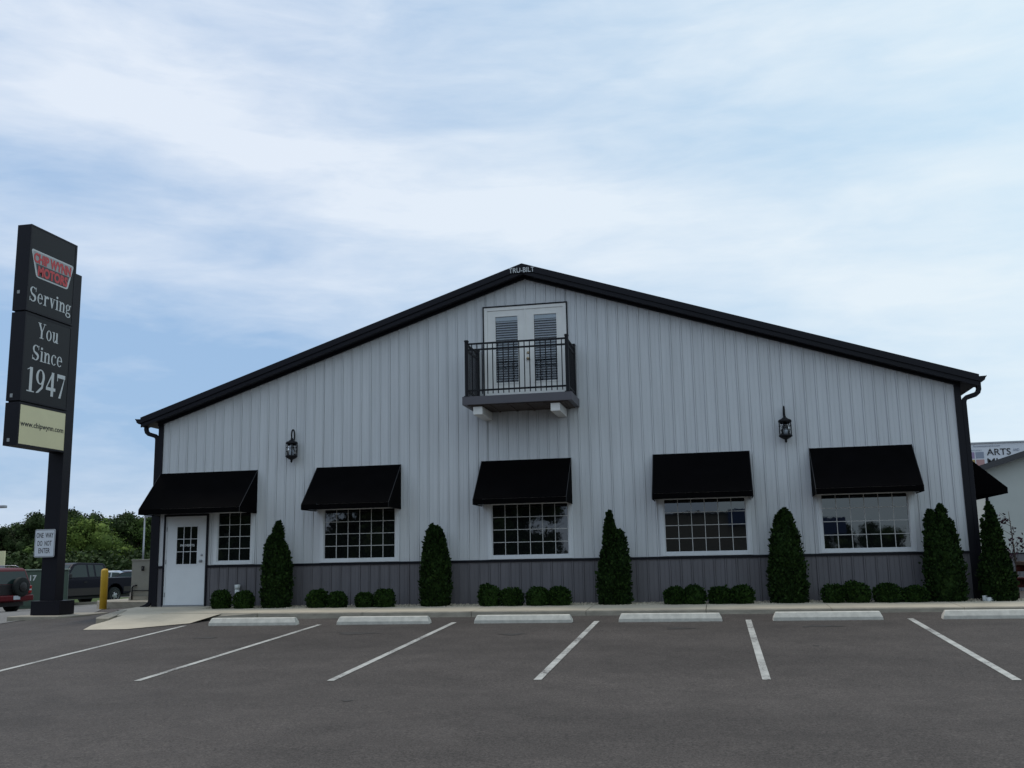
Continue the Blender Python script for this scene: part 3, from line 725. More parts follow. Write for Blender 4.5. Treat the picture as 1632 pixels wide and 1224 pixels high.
# ------------------------------------------------------------------ wall lanterns
def lantern(x, label):
    t = empty('wall_lantern', (x, 0, 3.5), label, 'lantern', 'black caged wall lanterns')
    yc = -.20
    m = MB(); m.box(x-.055, x+.055, -.045, -.017, 3.33, 3.62); m.box(x-.042, x+.042, -.06, -.0455, 3.36, 3.59); m.build('backplate', 'iron', t, bevel=.006)
    m = MB(); pts = []
    for k in range(15):
        a = R(-60+k*20.5); pts.append((x, -.12-.075*math.cos(a+.2), 3.83+.125*math.sin(a+.2)))
    m.tube([(x, -.05, 3.50), (x, -.075, 3.58), (x, -.085, 3.68)]+[(x, -.135+.085*math.cos(R(a)), 3.82+.13*math.sin(R(a))) for a in range(-30, 300, 22)]+[(x, -.16, 3.74), (x, yc, 3.70)], .018, 8)
    m.tube([(x, yc, 3.68), (x, yc, 3.745)], .03, 10)
    m.build('scroll_arm', 'iron', t)
    m = MB(); m.lathe([(.02, 3.72), (.05, 3.705), (.075, 3.68), (.12, 3.665), (.138, 3.64), (.138, 3.615), (.118, 3.612)], (x, yc, 0), 20); m.build('cap', 'iron', t)
    m = MB()
    for k in range(8):
        a = R(22.5+k*45); cx, cy = x+.128*math.cos(a), yc+.128*math.sin(a); m.tube([(cx, cy, 3.613), (cx, cy, 3.345)], .006, 6)
    for z in (3.53, 3.44):
        for k in range(16):
            a, b = R(k*22.5), R((k+1)*22.5); m.tube([(x+.128*math.cos(a), yc+.128*math.sin(a), z), (x+.128*math.cos(b), yc+.128*math.sin(b), z)], .0055, 5, False)
    m.build('cage', 'iron', t)
    m = MB(); m.lathe([(.105, 3.61), (.105, 3.35)], (x, yc, 0), 20); m.build('glass', 'glass_clear', t)
    m = MB()
    for k in range(3):
        a = R(30+120*k); m.tube([(x+.035*math.cos(a), yc+.035*math.sin(a), 3.36), (x+.035*math.cos(a), yc+.035*math.sin(a), 3.46), (x+.035*math.cos(a), yc+.035*math.sin(a), 3.475)], [.012, .012, .004], 8)
    m.build('bulb', 'sign_white', t)
    m = MB(); m.lathe([(.12, 3.352), (.138, 3.34), (.138, 3.315), (.105, 3.29), (.06, 3.265), (.03, 3.25), (.022, 3.235), (.026, 3.21), (.01, 3.19), (.001, 3.178)], (x, yc, 0), 20); m.build('base', 'iron', t)
lantern(-5.49, 'black caged lantern on the wall between the two left awnings')
lantern(5.475, 'black caged lantern on the wall between the two right awnings')

# ------------------------------------------------------------------ foliage
def noise3(x, y, z, s):
    return math.sin(x*s*1.3+y*s*.7+1.1)*math.sin(y*s*1.1-z*s*.9+2.3)+.5*math.sin(z*s*2.1+x*s*1.7)*math.sin(y*s*2.3+.7)
def lobes_shrub(name, lobes, mt, n, leaf, parent=None, spike=.6):
    """each lobe: (x,y,z0,z1,r, kind) kind 'cone' column tapering up, 'ball' rounded"""
    m = MB(); tot = sum((l[3]-l[2])*l[4] for l in lobes)
    def rad(l, t):
        if l[5] == 'ball': return l[4]*(max(0, 1-abs(2*t-1)**2.6*.93))**.45*.95
        if l[5] == 'col': return l[4]*(.90+.10*math.sin(min(1, t*1.4)*math.pi))*(1 if t < .55 else math.sqrt(max(.001, 1-((t-.55)/.45)**2.4)))
        return l[4]*(.90+.10*math.sin(min(1, t*2.2)*math.pi/1.2))*max(.02, (1-(max(0, t-.10)/.90)**1.35)**.85)
    for l in lobes:
        # dark inner body
        pr = []; K = 12; NN = 16; vs = []
        for i in range(K+1):
            t_ = i/K; z = l[2]+(l[3]-l[2])*t_; r = rad(l, t_)*.86
            for k in range(NN):
                a = 6.2832*k/NN; rr = r*(1+.06*noise3(math.cos(a)*l[4], math.sin(a)*l[4], z, 7)); vs.append((l[0]+rr*math.cos(a), l[1]+rr*math.sin(a), z))
        fs = [(i*NN+k, i*NN+(k+1) % NN, (i+1)*NN+(k+1) % NN, (i+1)*NN+k) for i in range(K) for k in range(NN)]+[tuple(K*NN+k for k in range(NN))]
        m.add(vs, fs, True)
    for l in lobes:
        cnt = int(n*(l[3]-l[2])*l[4]/tot)
        for _ in range(cnt):
            t_ = random.random()**(1.0); z = l[2]+(l[3]-l[2])*t_; a = random.random()*6.2832
            r = rad(l, t_)*(1+.09*noise3(math.cos(a)*1.0, math.sin(a)*1.0, z, 5)+.06*noise3(math.cos(a)*l[4]*3, math.sin(a)*l[4]*3, z*1.5, 9))*random.uniform(.82, 1.03+(.14 if random.random() < .06 else 0))
            p = Vector((l[0]+r*math.cos(a), l[1]+r*math.sin(a), z+random.uniform(-.01, .02)))
            outd = Vector((math.cos(a), math.sin(a), 0))
            upw = (Vector((0, 0, 1))*spike+outd*random.uniform(.1, .9)+Vector((random.gauss(0, .3), random.gauss(0, .3), random.gauss(0, .3)))).normalized()
            sd_ = upw.cross(outd+Vector((random.gauss(0, .5), random.gauss(0, .5), random.gauss(0, .3)))).normalized()
            s = leaf*random.uniform(.55, 1.25)*(1.5 if random.random() < .05 else 1); w = s*.38
            m.add([p-sd_*w*.4, p+sd_*w*.4, p+upw*s*.6+sd_*w, p+upw*s, p+upw*s*.6-sd_*w], [(0, 1, 2, 3, 4)])
    return m
random.seed(11)
GA = 'arborvitae along the front wall'
ARB = [(-5.66, [(0.000, 0, 0, 1.52, 0.310, 'col'), (0.000, 0, .8, 1.83, 0.135, 'col'), (0.027, 0, 1.4, 1.90, 0.072, 'col'), (-0.108, 0, .5, 1.59, 0.180, 'col')], 'arborvitae beside the entrance door bushes, narrow with a knobbed tip'),
       (-2.0, [(0.000, 0, 0, 1.53, 0.307, 'col'), (-0.036, 0, .7, 1.70, 0.205, 'col'), (0.045, 0, .6, 1.67, 0.178, 'col'), (-0.071, 0, 1.3, 1.74, 0.062, 'col')], 'arborvitae left of the balcony, blunt rounded top'),
       (1.83, [(-0.042, 0, 0, 1.92, 0.277, 'cone'), (-0.042, 0, 0, 1.27, 0.269, 'col'), (0.151, -.03, 0, 1.52, 0.185, 'col'), (-0.067, 0, .6, 1.77, 0.109, 'col')], 'arborvitae right of the balcony, with a tall tip and a lower second leader'),
       (5.31, [(0, 0, 0, 1.66, .335, 'col'), (.01, 0, .5, 1.87, .20, 'col'), (-.07, 0, .8, 1.76, .16, 'col'), (0, 0, 0, 1.2, .345, 'col')], 'arborvitae below the right wall lantern, broad tapering cone'),
       (8.24, [(0.024, 0, 0, 1.52, 0.344, 'col'), (0.048, 0, .5, 1.86, 0.136, 'col'), (-0.136, 0, .5, 1.75, 0.144, 'col'), (0.176, 0, .5, 1.59, 0.120, 'col')], 'arborvitae at the right corner, with two blunt tips'),
       (9.20, [(0.016, 0, 0, 1.77, 0.292, 'cone'), (0.000, 0, 0, 1.07, 0.285, 'col'), (-0.032, 0, .5, 1.89, 0.125, 'cone'), (-0.160, 0, .8, 1.57, 0.056, 'cone')], 'arborvitae beyond the right corner downspout, shaggy pointed cone')]
for x, lobes, lab in ARB:
    z = -.075; y = -.47
    t = empty('arborvitae', (x, y, z), 'dark green '+lab, 'shrub', GA)
    lb = [(x+a, y+b, z+c, z+d, e, k) for a, b, c, d, e, k in lobes]
    lobes_shrub('foliage', lb, 'thuja', 11000, .058).build('foliage', 'thuja', t)
    s = MB(); s.tube([(x, y, z-.02), (x, y, z+.25)], .03, 8); s.build('stem', 'bark', t)
# low round bushes
BU = [(-6.87, .46, .42, 'round bush nearest the entrance door'), (-6.33, .47, .38, 'round bush in front of the small white pipe'),
      (-4.61, .46, .39, 'round bush at the left end of the four under the second awning'), (-4.15, .44, .35, 'low flat bush, second of the four under the second awning'),
      (-3.52, .42, .32, 'smallest bush, third of the four under the second awning'), (-3.07, .45, .39, 'round bush at the right end of the four under the second awning'),
      (-.76, .47, .44, 'spiky-topped bush at the left end of the four under the balcony'), (-.29, .51, .38, 'wide round bush, second of the four under the balcony'),
      (.27, .50, .38, 'round bush, third of the four under the balcony'), (.72, .49, .39, 'bush at the right end of the four under the balcony'),
      (3.08, .47, .34, 'low bush at the left end of the four under the fourth awning'), (3.46, .47, .37, 'bush, second of the four under the fourth awning'),
      (3.97, .47, .33, 'low bush, third of the four under the fourth awning'), (4.40, .48, .37, 'bush at the right end of the four under the fourth awning'),
      (6.15, .47, .37, 'bush at the left end of the four under the rightmost awning'), (6.58, .52, .40, 'spiky bush, second of the four under the rightmost awning'),
      (7.15, .56, .36, 'widest bush, third of the four under the rightmost awning'), (7.65, .50, .31, 'lowest bush, beside the arborvitae at the right corner')]
for x, w, h, lab in BU:
    y = -.68; z = -.062
    t = empty('round_bush', (x, y, z), 'dark green '+lab, 'bush', 'clipped round bushes in the gravel bed')
    r = w/2*.97
    lb = [(x, y, z-.06, z+h*.95, r, 'ball')]
    for _ in range(3):
        a = random.random()*6.28; lb.append((x+math.cos(a)*r*.3, y+math.sin(a)*r*.3, z, z+h*random.uniform(.8, 1.03), r*random.uniform(.55, .72), 'ball'))
    lobes_shrub('foliage', lb, 'boxwood', 3600, .042, spike=.5).build('foliage', 'boxwood', t)

# broadleaf trees: a few crowns, copied
def broadleaf(h, w, mt, seed, nleaf=9000, leaf=.38, trunk=.16):
    random.seed(seed)
    root = empty('leafy_tree', (0, 0, 0))
    m = MB(); tips = []
    m.tube([(0, 0, -.5), (.1, 0, h*.18), (-.05, .1, h*.42), (.1, 0, h*.7)], [trunk, trunk*.8, trunk*.6, trunk*.25], 8)
    for k in range(9):
        a = random.random()*6.28; z0 = h*random.uniform(.15, .5); L_ = w*random.uniform(.3, .5); z1 = z0+h*random.uniform(.12, .35)
        m.tube([(0, 0, z0), (math.cos(a)*L_*.5, math.sin(a)*L_*.5, z0+(z1-z0)*.6), (math.cos(a)*L_, math.sin(a)*L_, z1)], [trunk*.4, trunk*.25, trunk*.08], 5)
    m.build('trunk', 'bark', root)
    m = MB(); cl = []
    for k in range(34):
        t_ = random.random(); z = h*(.16+.78*t_); rr = w*.5*math.sin(math.pi*min(.97, .22+t_*.74))**.7*random.uniform(.25, .85); a = random.random()*6.28
        cl.append((math.cos(a)*rr, math.sin(a)*rr, z, w*random.uniform(.13, .24)))
    for c in cl:   # shaded heart of each clump
        m.lathe([(c[3]*.02, c[2]-c[3]*.7), (c[3]*.5, c[2]-c[3]*.45), (c[3]*.68, c[2]), (c[3]*.5, c[2]+c[3]*.45), (c[3]*.02, c[2]+c[3]*.7)], (c[0], c[1], 0), 7)
    for k in range(nleaf):
        c = random.choice(cl); d = Vector((random.gauss(0, 1), random.gauss(0, 1), random.gauss(0, .8))).normalized()*c[3]*random.uniform(.55, 1.1)
        p = Vector(c[:3])+d; s = leaf*random.uniform(.5, 1.2)
        a = Vector((random.gauss(0, 1), random.gauss(0, 1), random.gauss(0, .6))).normalized(); b = a.cross(Vector((random.gauss(0, 1), random.gauss(0, 1), random.gauss(0, 1)))).normalized()
        m.add([p-a*s*.5, p+b*s*.35, p+a*s*.5, p-b*s*.35], [(0, 1, 2, 3)])
    m.build('crown', mt, root)
    return root
protos = [broadleaf(9.5, 8.0, 'leaf_a', 1), broadleaf(10.5, 7.0, 'leaf_a', 2), broadleaf(8.3, 7.5, 'leaf_b', 3), broadleaf(7.0, 8.0, 'leaf_c', 4), broadleaf(9.5, 6.0, 'leaf_b', 5)]
used = [False]*5
def put_tree(k, x, y, z, s, rz, label, group):
    o = protos[k] if not used[k] else copy_tree(protos[k]); used[k] = True
    o.location = (x, y, z); o.scale = (s, s, s); o.rotation_euler = (0, 0, rz); o['label'] = label; o['category'] = 'tree'; o['group'] = group
def azpt(px, D):   # point D metres from the camera foot under photo column px (horizon row)
    a = -YAW+math.atan((px-816)/1582.0*1.0); return CAMP.x+math.sin(a)*D, CAMP.y+math.cos(a)*D
random.seed(21)
TG = 'trees at the far edge beyond the parked vehicles'
# (photo column, distance, kind, scale, label)
TL = [(-60, 165, 0, 1.0), (-25, 172, 1, 1.0), (8, 168, 0, 1.02), (30, 176, 4, 1.05), (57, 166, 1, 1.12), (75, 160, 2, .95), (98, 172, 0, 1.1), (112, 168, 1, 1.15), (128, 160, 0, 1.14),
      (143, 152, 3, 1.28), (158, 170, 0, 1.2), (172, 158, 3, 1.05), (186, 172, 1, 1.05), (201, 150, 3, .72), (206, 176, 1, 1.22), (222, 170, 4, 1.2), (240, 172, 1, 1.1), (262, 170, 0, 1.1)]
TLAB = {0: 'dark broad tree', 1: 'dark narrow tree', 2: 'mid green bushy tree', 3: 'bright yellow-green low tree', 4: 'mid green slender tree'}
WH = ['left of the tall sign post, at the picture edge', 'at the left picture edge, behind the red vehicle', 'behind the small cream sign at the left edge', 'above the red vehicle roof', 'just left of the ONE WAY sign, with a raised tip',
      'directly behind the ONE WAY sign', 'hidden mostly behind the sign post', 'directly right of the sign post', 'above the cab of the dark pickup', 'above the rear of the pickup cab', 'behind the yellow bollard line, tallest there',
      'above the pickup bed', 'between the bollard and the light pole', 'lowest of the row, just left of the light pole', 'tallest of the row, left of the light pole', 'behind the light pole', 'behind the building corner', 'mostly hidden behind the white building']
for i, (px, D, k, s) in enumerate(TL):
    x, y = azpt(px, D); put_tree(k, x, y, -1.2, s*random.uniform(.82, .90), random.random()*6, TLAB[k]+', '+WH[i], TG)
# undergrowth hedge closing the foot of the row
random.seed(5); hb = MB()
for i in range(9000):
    px = random.uniform(-120, 300); D = random.uniform(138, 160); x, y = azpt(px, D); z = -1.2+random.random()**1.2*4.2
    s = random.uniform(.3, .8); a = Vector((random.gauss(0, 1), random.gauss(0, 1), random.gauss(0, .6))).normalized(); b = a.cross(Vector((random.gauss(0, 1), random.gauss(0, 1), random.gauss(0, 1)))).normalized(); p = Vector((x, y, z))
    hb.add([p-a*s*.5, p+b*s*.4, p+a*s*.5, p-b*s*.4], [(0, 1, 2, 3)])
tag(hb.build('undergrowth', 'leaf_a'), 'dark green undergrowth below the far trees', 'undergrowth', kind='stuff')

# ------------------------------------------------------------------ tall pylon sign
SX = -12.0; Y0, Y1 = -1.09, .70
ps = empty('pylon_sign', (-12.24, .9, -.3), 'tall black pylon sign of three stacked cabinets with white lettering', 'sign')
m = MB(); m.box(-12.64, -11.84, .62, 1.2, -.22, .12); m.build('pedestal', 'black_trim', ps, bevel=.006)
m = MB(); m.box(-12.46, -12.04, .70, 1.02, .1205, 8.46); m.build('pole', 'black_trim', ps, bevel=.004)
GL = {}
def ring(cx, cy, rx, ry, tx, ty, a0, a1, n=22):
    vs = []; fs = []
    for i in range(n+1):
        a = R(a0+(a1-a0)*i/n); c, s = math.cos(a), math.sin(a); vs += [(cx+rx*c, cy+ry*s), (cx+(rx-tx)*c, cy+(ry-ty)*s)]
    for i in range(n): fs.append((2*i, 2*i+2, 2*i+3, 2*i+1))
    return vs, fs
def rc(x0, y0, x1, y1): return [(x0, y0), (x1, y0), (x1, y1), (x0, y1)], [(0, 1, 2, 3)]
def pg(*p): return list(p), [tuple(range(len(p)))]
GL['S'] = (.60, [ring(.30, .74, .26, .26, .13, .055, 35, 265), ring(.29, .27, .28, .27, .15, .055, -145, 90), pg((.07, .66), (.20, .60), (.53, .40), (.55, .22), (.42, .30), (.12, .50)), rc(.50, .70, .545, .98), rc(.02, .02, .065, .30)])
GL['e'] = (.50, [ring(.25, .34, .23, .35, .11, .045, 0, 318), rc(.12, .36, .475, .405)])
GL['r'] = (.46, [rc(.07, 0, .20, .68), rc(0, 0, .27, .045), rc(0, .635, .12, .68), ring(.33, .48, .14, .21, .09, .07, 50, 170), ring(.38, .59, .075, .075, .075, .075, 0, 360, 10)])
GL['v'] = (.50, [pg((.05, .66), (.20, .66), (.32, .12), (.25, 0), (.22, 0)), pg((.38, .66), (.43, .66), (.28, 0), (.24, .08)), rc(0, .635, .25, .68), rc(.33, .635, .50, .68)])
GL['i'] = (.27, [rc(.07, 0, .20, .68), rc(0, 0, .27, .045), rc(0, .635, .12, .68), ring(.135, .86, .085, .085, .085, .085, 0, 360, 12)])
GL['n'] = (.56, [rc(.07, 0, .20, .68), rc(0, 0, .26, .045), rc(0, .635, .12, .68), ring(.32, .46, .17, .22, .12, .07, 0, 165), rc(.365, 0, .49, .47), rc(.31, 0, .56, .045)])
GL['g'] = (.50, [ring(.22, .46, .19, .22, .10, .045, 0, 360), pg((.38, .60), (.48, .68), (.50, .58), (.40, .56)), pg((.10, .28), (.05, .20), (.08, .08), (.16, .05), (.13, .17), (.17, .25)), ring(.24, -.07, .23, .17, .09, .06, 0, 360), rc(.10, .04, .38, .11)])
GL['Y'] = (.68, [pg((.06, .97), (.22, .97), (.42, .46), (.30, .42)), pg((.55, .97), (.60, .97), (.42, .46), (.36, .46)), rc(.28, 0, .42, .48), rc(.18, 0, .52, .045), rc(0, .955, .29, 1.0), rc(.46, .955, .68, 1.0)])
GL['o'] = (.50, [ring(.25, .34, .24, .35, .12, .045, 0, 360)])
GL['u'] = (.56, [rc(.07, .20, .20, .68), rc(0, .635, .12, .68), ring(.24, .22, .17, .23, .12, .07, 180, 345), rc(.36, 0, .49, .68), rc(.30, .635, .40, .68), rc(.44, 0, .56, .045)])
GL['c'] = (.46, [ring(.25, .34, .24, .35, .12, .045, 45, 318), ring(.37, .56, .065, .065, .065, .065, 0, 360, 10)])
GL['1'] = (.44, [rc(.15, 0, .31, 1.0), rc(.02, 0, .44, .045), pg((0, .86), (.16, .93), (.20, 1.0), (.02, .90))])
GL['9'] = (.54, [ring(.26, .69, .25, .31, .13, .045, 0, 360), pg((.51, .68), (.38, .66), (.33, .30), (.05, .03), (.05, 0), (.18, .03), (.42, .24))])
GL['4'] = (.56, [rc(.29, 0, .44, 1.0), rc(0, .23, .56, .36), pg((0, .34), (.06, .34), (.33, .84), (.33, 1.0))])
GL['7'] = (.50, [rc(.02, .84, .50, 1.0), pg((.44, .86), (.50, .98), (.28, 0), (.15, 0)), rc(.02, .70, .06, .90)])
def serif(name, word, parent, ya, yb, za, capz, gap=.05):
    """word on the +x face from ya to yb, baseline za, cap height capz"""
    w = sum(GL[c][0] for c in word)+gap*(len(word)-1); k = (yb-ya)/w; m = MB(); y = ya; q = 0
    for c in word:
        for vs, fs in GL[c][1]:
            q = (q+1) % 9; e = SX+.009+q*.0007
            n = len(vs); m.add([(e, y+v[0]*k, za+v[1]*capz) for v in vs], fs)
        y += (GL[c][0]+gap)*k
    return m.build(name, 'sign_letter', parent)
cabs = [(7.03, 9.185), (4.83, 6.99), (3.765, 4.79)]
cm = ['sign_black', 'sign_black', 'sign_cream']
for i, (za, zb) in enumerate(cabs):
    m = MB(); m.box(SX-.37, SX-.012, Y0, Y1, za, zb); 
    frame_ = MB()
    cb = m.build('cabinet', 'black_trim', ps, bevel=.005)
    fr = MB(); t_ = .045
    fr.box(SX-.0119, SX+.012, Y0, Y0+t_, za, zb); fr.box(SX-.0119, SX+.012, Y1-t_*1.6, Y1, za, zb)
    fr.box(SX-.0119, SX+.012, Y0+t_, Y1-t_*1.6, zb-t_, zb); fr.box(SX-.0119, SX+.012, Y0+t_, Y1-t_*1.6, za, za+t_); fr.build('frame', 'black_trim', cb)
    f_ = MB(); f_.box(SX-.0115, SX+.006, Y0+t_, Y1-t_*1.6, za+t_, zb-t_); f_.build('face_panel', cm[i], cb)
    q = MB(); q.box(SX-.26, SX-.19, Y0-.006, Y0-.0002, za+(.42 if i == 0 else .08 if i == 1 else .09), za+(.50 if i == 0 else .17 if i == 1 else .17)); q.build('data_plate', 'sign_grey', cb)
    if i < 2: q = MB(); q.box(SX-.33, SX-.03, Y0+.05, Y1, za-.042, za-.0005); q.build('spacer', 'black_trim', cb)
    # lettering
    if i == 0:
        def face(poly, off, mname, nm): mm = MB(); mm.prism(poly, 'x', SX+.0062, SX+.0062+off); return mm.build(nm, mname, cb)
        def trap(k):   # emblem outline shrunk by k
            A = [(-1.03, 8.59), (.60, 8.59), (.40, 7.92), (-.80, 7.92)]; cy = sum(a[0] for a in A)/4; cz = 8.27
            o = []
            for (a, b) in A: o.append((a+(k*1.3 if a < cy else -k*1.3), b+(k if b < cz else -k)))
            # chamfer the corners
            r = []; n = 4
            for j in range(n):
                p0, p1, p2 = Vector(o[j-1]), Vector(o[j]), Vector(o[(j+1) % n]); r.append(tuple(p1+(p0-p1).normalized()*.06)); r.append(tuple(p1+((p0-p1).normalized()+(p2-p1).normalized())*.018)); r.append(tuple(p1+(p2-p1).normalized()*.06))
            return r[::-1]
        face(trap(0), .002, 'sign_letter', 'emblem'); face(trap(.035), .004, 'sign_grey', 'emblem')
        face([(-.845, 8.26), (-.73, 7.955), (.33, 7.955), (.435, 8.26)][::-1], .006, 'sign_dark', 'emblem')
        text_mesh('lettering', 'CHIP WYNN', 'sign_red', cb, (SX+.0125, -.93, 8.275), (0, 1, 0), (0, 0, 1), 1.42, .25, bold=.042)
        text_mesh('lettering', 'MOTORS', 'sign_red', cb, (SX+.0125, -.76, 7.97), (0, 1, 0), (0, 0, 1), 1.14, .26, bold=.05)
        serif('lettering', 'Serving', cb, -1.0, .58, 7.29, .37)
    if i == 1:
        serif('lettering', 'You', cb, -.62, .16, 6.45, .38); serif('lettering', 'Since', cb, -.77, .37, 5.88, .38)
        serif('lettering', '1947', cb, -.90, .52, 5.09, .60, gap=.06)
    if i == 2:
        text_mesh('lettering', 'www.chipwynn.com', 'ink', cb, (SX+.0065, -1.01, 4.20), (0, 1, 0), (0, 0, 1), 1.58, .17, bold=.012)
# island below
m = MB(); pl = [(-13.0, .25), (-11.55, .2), (-11.35, .45), (-11.35, 1.9), (-13.0, 1.9)]
m.prism(pl, 'z', -.45, -.225); m.build('sign_island', 'kerb_concrete', bevel=.02); tag(bpy.data.objects['sign_island'], kind='structure')
# ONE WAY / DO NOT ENTER sign on the pole
rs = empty('road_sign', (-12.33, .58, 1.5), 'white road sign reading ONE WAY DO NOT ENTER, on the pylon post', 'road sign')
m = MB(); xa, xb, za, zb = -12.625, -12.06, 1.18, 1.86; yy = .60
def rrect(x0, x1, z0, z1, r, n=5):
    o = []
    for cx, cz, a0 in ((x1-r, z1-r, 0), (x0+r, z1-r, 90), (x0+r, z0+r, 180), (x1-r, z0+r, 270)):
        for i in range(n+1): a = R(a0+90*i/n); o.append((cx+r*math.cos(a), cz+r*math.sin(a)))
    return o
m.prism(rrect(xa, xb, za, zb, .035), 'y', yy, yy+.004); m.build('panel', 'sign_white', rs)
m = MB(); m.prism(rrect(xa+.012, xb-.012, za+.012, zb-.012, .028), 'y', yy-.002, yy-.0003); m.build('border', 'ink', rs)
m = MB(); m.prism(rrect(xa+.022, xb-.022, za+.022, zb-.022, .022), 'y', yy-.004, yy-.0023); m.build('field', 'sign_white', rs)
for s_, z, w, nudge in (('ONE  WAY', 1.65, .47, 0), ('DO  NOT', 1.455, .39, 0), ('ENTER', 1.275, .32, 0)):
    text_mesh('lettering', s_, 'ink', rs, (-12.343-w/2, yy-.0045, z), (1, 0, 0), (0, 0, 1), w, .125, bold=.016, depth=.001)
m = MB(); m.box(-12.30, -12.24, yy+.0045, .6995, 1.3, 1.36); m.box(-12.30, -12.24, yy+.0045, .6995, 1.68, 1.74); m.build('bracket', 'steel', rs)

# ------------------------------------------------------------------ bollard, cabinets, pad
m = MB(); bx, by = -13.34, 4.64; z0 = G(bx, by)
m.lathe([(.10, z0-.05), (.10, z0+1.06), (.095, z0+1.10), (.07, z0+1.135), (.001, z0+1.15)], (bx, by, 0), 20)
tag(m.build('bollard', 'yellow'), 'yellow bollard standing on the drive left of the building corner', 'bollard')
bo = bpy.data.objects['bollard']
m = MB(); m.prism([(-14.6, 6.2), (-13.9, 5.35), (-12.6, 5.15), (-9.1, 5.0), (-9.1, 11.5), (-14.6, 11.5)], 'z', -.6, -.085)
tag(m.build('utility_pad', 'kerb_concrete', bevel=.02), kind='structure')
cbn = empty('utility_cabinet', (-12.9, 6.4, -.08), 'beige utility cabinet with a black pipe, beside the building corner', 'cabinet')
x0, x1, y0, y1 = -13.38, -12.80, 6.05, 6.75
m = MB(); m.box(x0, x1+.3, y0, y1, -.0845, 1.08); m.build('body', 'beige_metal', cbn, bevel=.012)
m = MB(); m.box(x0-.015, x1+.315, y0-.02, y1+.01, 1.0805, 1.12); m.build('lid', 'beige_metal', cbn, bevel=.006)
m = MB(); m.box(x0-.03, x1+.33, y0-.05, y1, -.0844, .03); m.build('plinth', 'kerb_concrete', cbn)
m = MB(); m.tube([(x0+.08, y0-.06, -.06), (x0+.08, y0-.06, .28), (x0+.12, y0-.06, .34), (x0+.18, y0-.05, .35), (x0+.2, y0+.01, .35)], .022, 8); m.tube([(x0+.08, y0-.06, .20), (x1+.3, y0-.06, .20)], .014, 8); m.build('pipe', 'iron', cbn)
m = MB(); m.box(x0+.34, x0+.42, y0-.03, y0-.001, .78, .92); m.tube([(x0+.38, y0-.03, .88), (x0+.43, y0-.07, .80)], .02, 8); m.build('latch', 'iron', cbn)
m = MB(); m.box(x0+.03, x1+.27, y0-.008, y0-.0005, .05, .97); m.build('access_panel', 'beige_metal', cbn)

gb_ = empty('transformer_cabinet', (-30, 23, -.8), 'large green transformer cabinet between the red vehicle and the sign post', 'cabinet')
def loc_build(mb, name, m, parent, **k): return mb.build(name, m, parent, **k)
ga = empty('tmp', (0, 0, 0)); bpy.data.objects.remove(ga)
cx, cy = -22.55, 14.3; zz = G(cx, cy)
def rb(mb, w0, w1, d0_, d1_, z0, z1, ang=R(-28)):   # box in a frame turned toward the lot
    ca, sa = math.cos(ang), math.sin(ang); vs = []
    for z in (z0, z1):
        for d in (d0_, d1_):
            for w in (w0, w1): vs.append((cx+w*ca-d*sa, cy+w*sa+d*ca, z))
    mb.add(vs, [(0, 2, 3, 1), (4, 5, 7, 6), (0, 1, 5, 4), (2, 6, 7, 3), (0, 4, 6, 2), (1, 3, 7, 5)])
gb_.location = (cx, cy, zz)
AG = R(35)
m = MB(); rb(m, -1.1, .95, 0, 1.2, zz+.02, zz+1.50, AG); m.build('body', 'green_metal', gb_, bevel=.02)
m = MB(); rb(m, -1.15, 1.0, -.06, 1.25, zz+1.5005, zz+1.55, AG); m.build('lid', 'green_edge', gb_, bevel=.01)
m = MB(); rb(m, -1.05, -.02, -.02, -.001, zz+.12, zz+1.42, AG); rb(m, .02, .90, -.02, -.001, zz+.12, zz+1.42, AG); m.build('door', 'green_metal', gb_, bevel=.006)
m = MB(); rb(m, -1.25, 1.1, -.2, 1.35, zz-.2, zz+.0195, AG); m.build('pad', 'kerb_concrete', gb_)
ca, sa = math.cos(AG), math.sin(AG)
text_mesh('lettering', '17', 'sign_letter', gb_, (cx-.45*ca+.021*sa, cy-.45*sa-.021*ca, zz+1.10), (ca, sa, 0), (0, 0, 1), .24, .22, bold=.03, depth=.003)

# white pipes
m = MB(); m.tube([(-6.79, -.10, -.1), (-6.79, -.10, .44)], .055, 14); m.tube([(-6.79, -.10, .36), (-6.79, -.10, .46)], .064, 14)
tag(m.build('vent_pipe', 'pvc'), 'short white pipe standing behind the two bushes near the door', 'pipe')
m = MB(); m.tube([(8.99, -.62, -.12), (8.99, -.62, .03)], .06, 14); m.tube([(8.93, -.55, -.1), (8.93, -.55, .06)], .048, 14); m.tube([(9.06, -.60, -.1), (9.06, -.60, -.01)], .055, 14)
tag(m.build('drain_cap', 'pvc'), 'white plastic drain caps in the gravel at the right corner', 'pipe')

# ------------------------------------------------------------------ vehicles
def wheel(parent, x, y, r, w, side, name='wheel'):
    m = MB(); s = 1 if side > 0 else -1
    prof = [(r*.62, -w/2), (r*.93, -w/2), (r, -w/2+.035), (r, w/2-.035), (r*.93, w/2), (r*.62, w/2)]
    m.lathe(prof, (x, y, r), 24, 'y'); wo = m.build(name, 'tyre', parent)
    q = MB(); q.lathe([(r*.66, -.01), (r*.66, .01), (r*.60, .0), (r*.16, .012), (r*.12, .02), (.001, .02)] if s > 0 else [(r*.66, .01), (r*.66, -.01), (r*.60, 0), (r*.16, -.012), (r*.12, -.02), (.001, -.02)], (x, y+s*(w/2-.005), r), 20, 'y', sm=False)
    q.build('rim', 'car_black' if False else 'rim', wo)
    h = MB()
    for k in range(5):
        a = R(36+72*k); c, s2 = math.cos(a), math.sin(a)
        h.lathe([(r*.13, 0), (r*.13, .004*s)], (x+c*r*.40, y+s*(w/2+.006), r+s2*r*.40), 8, 'y')
    h.build('rim_holes', 'car_black', wo)
    return wo
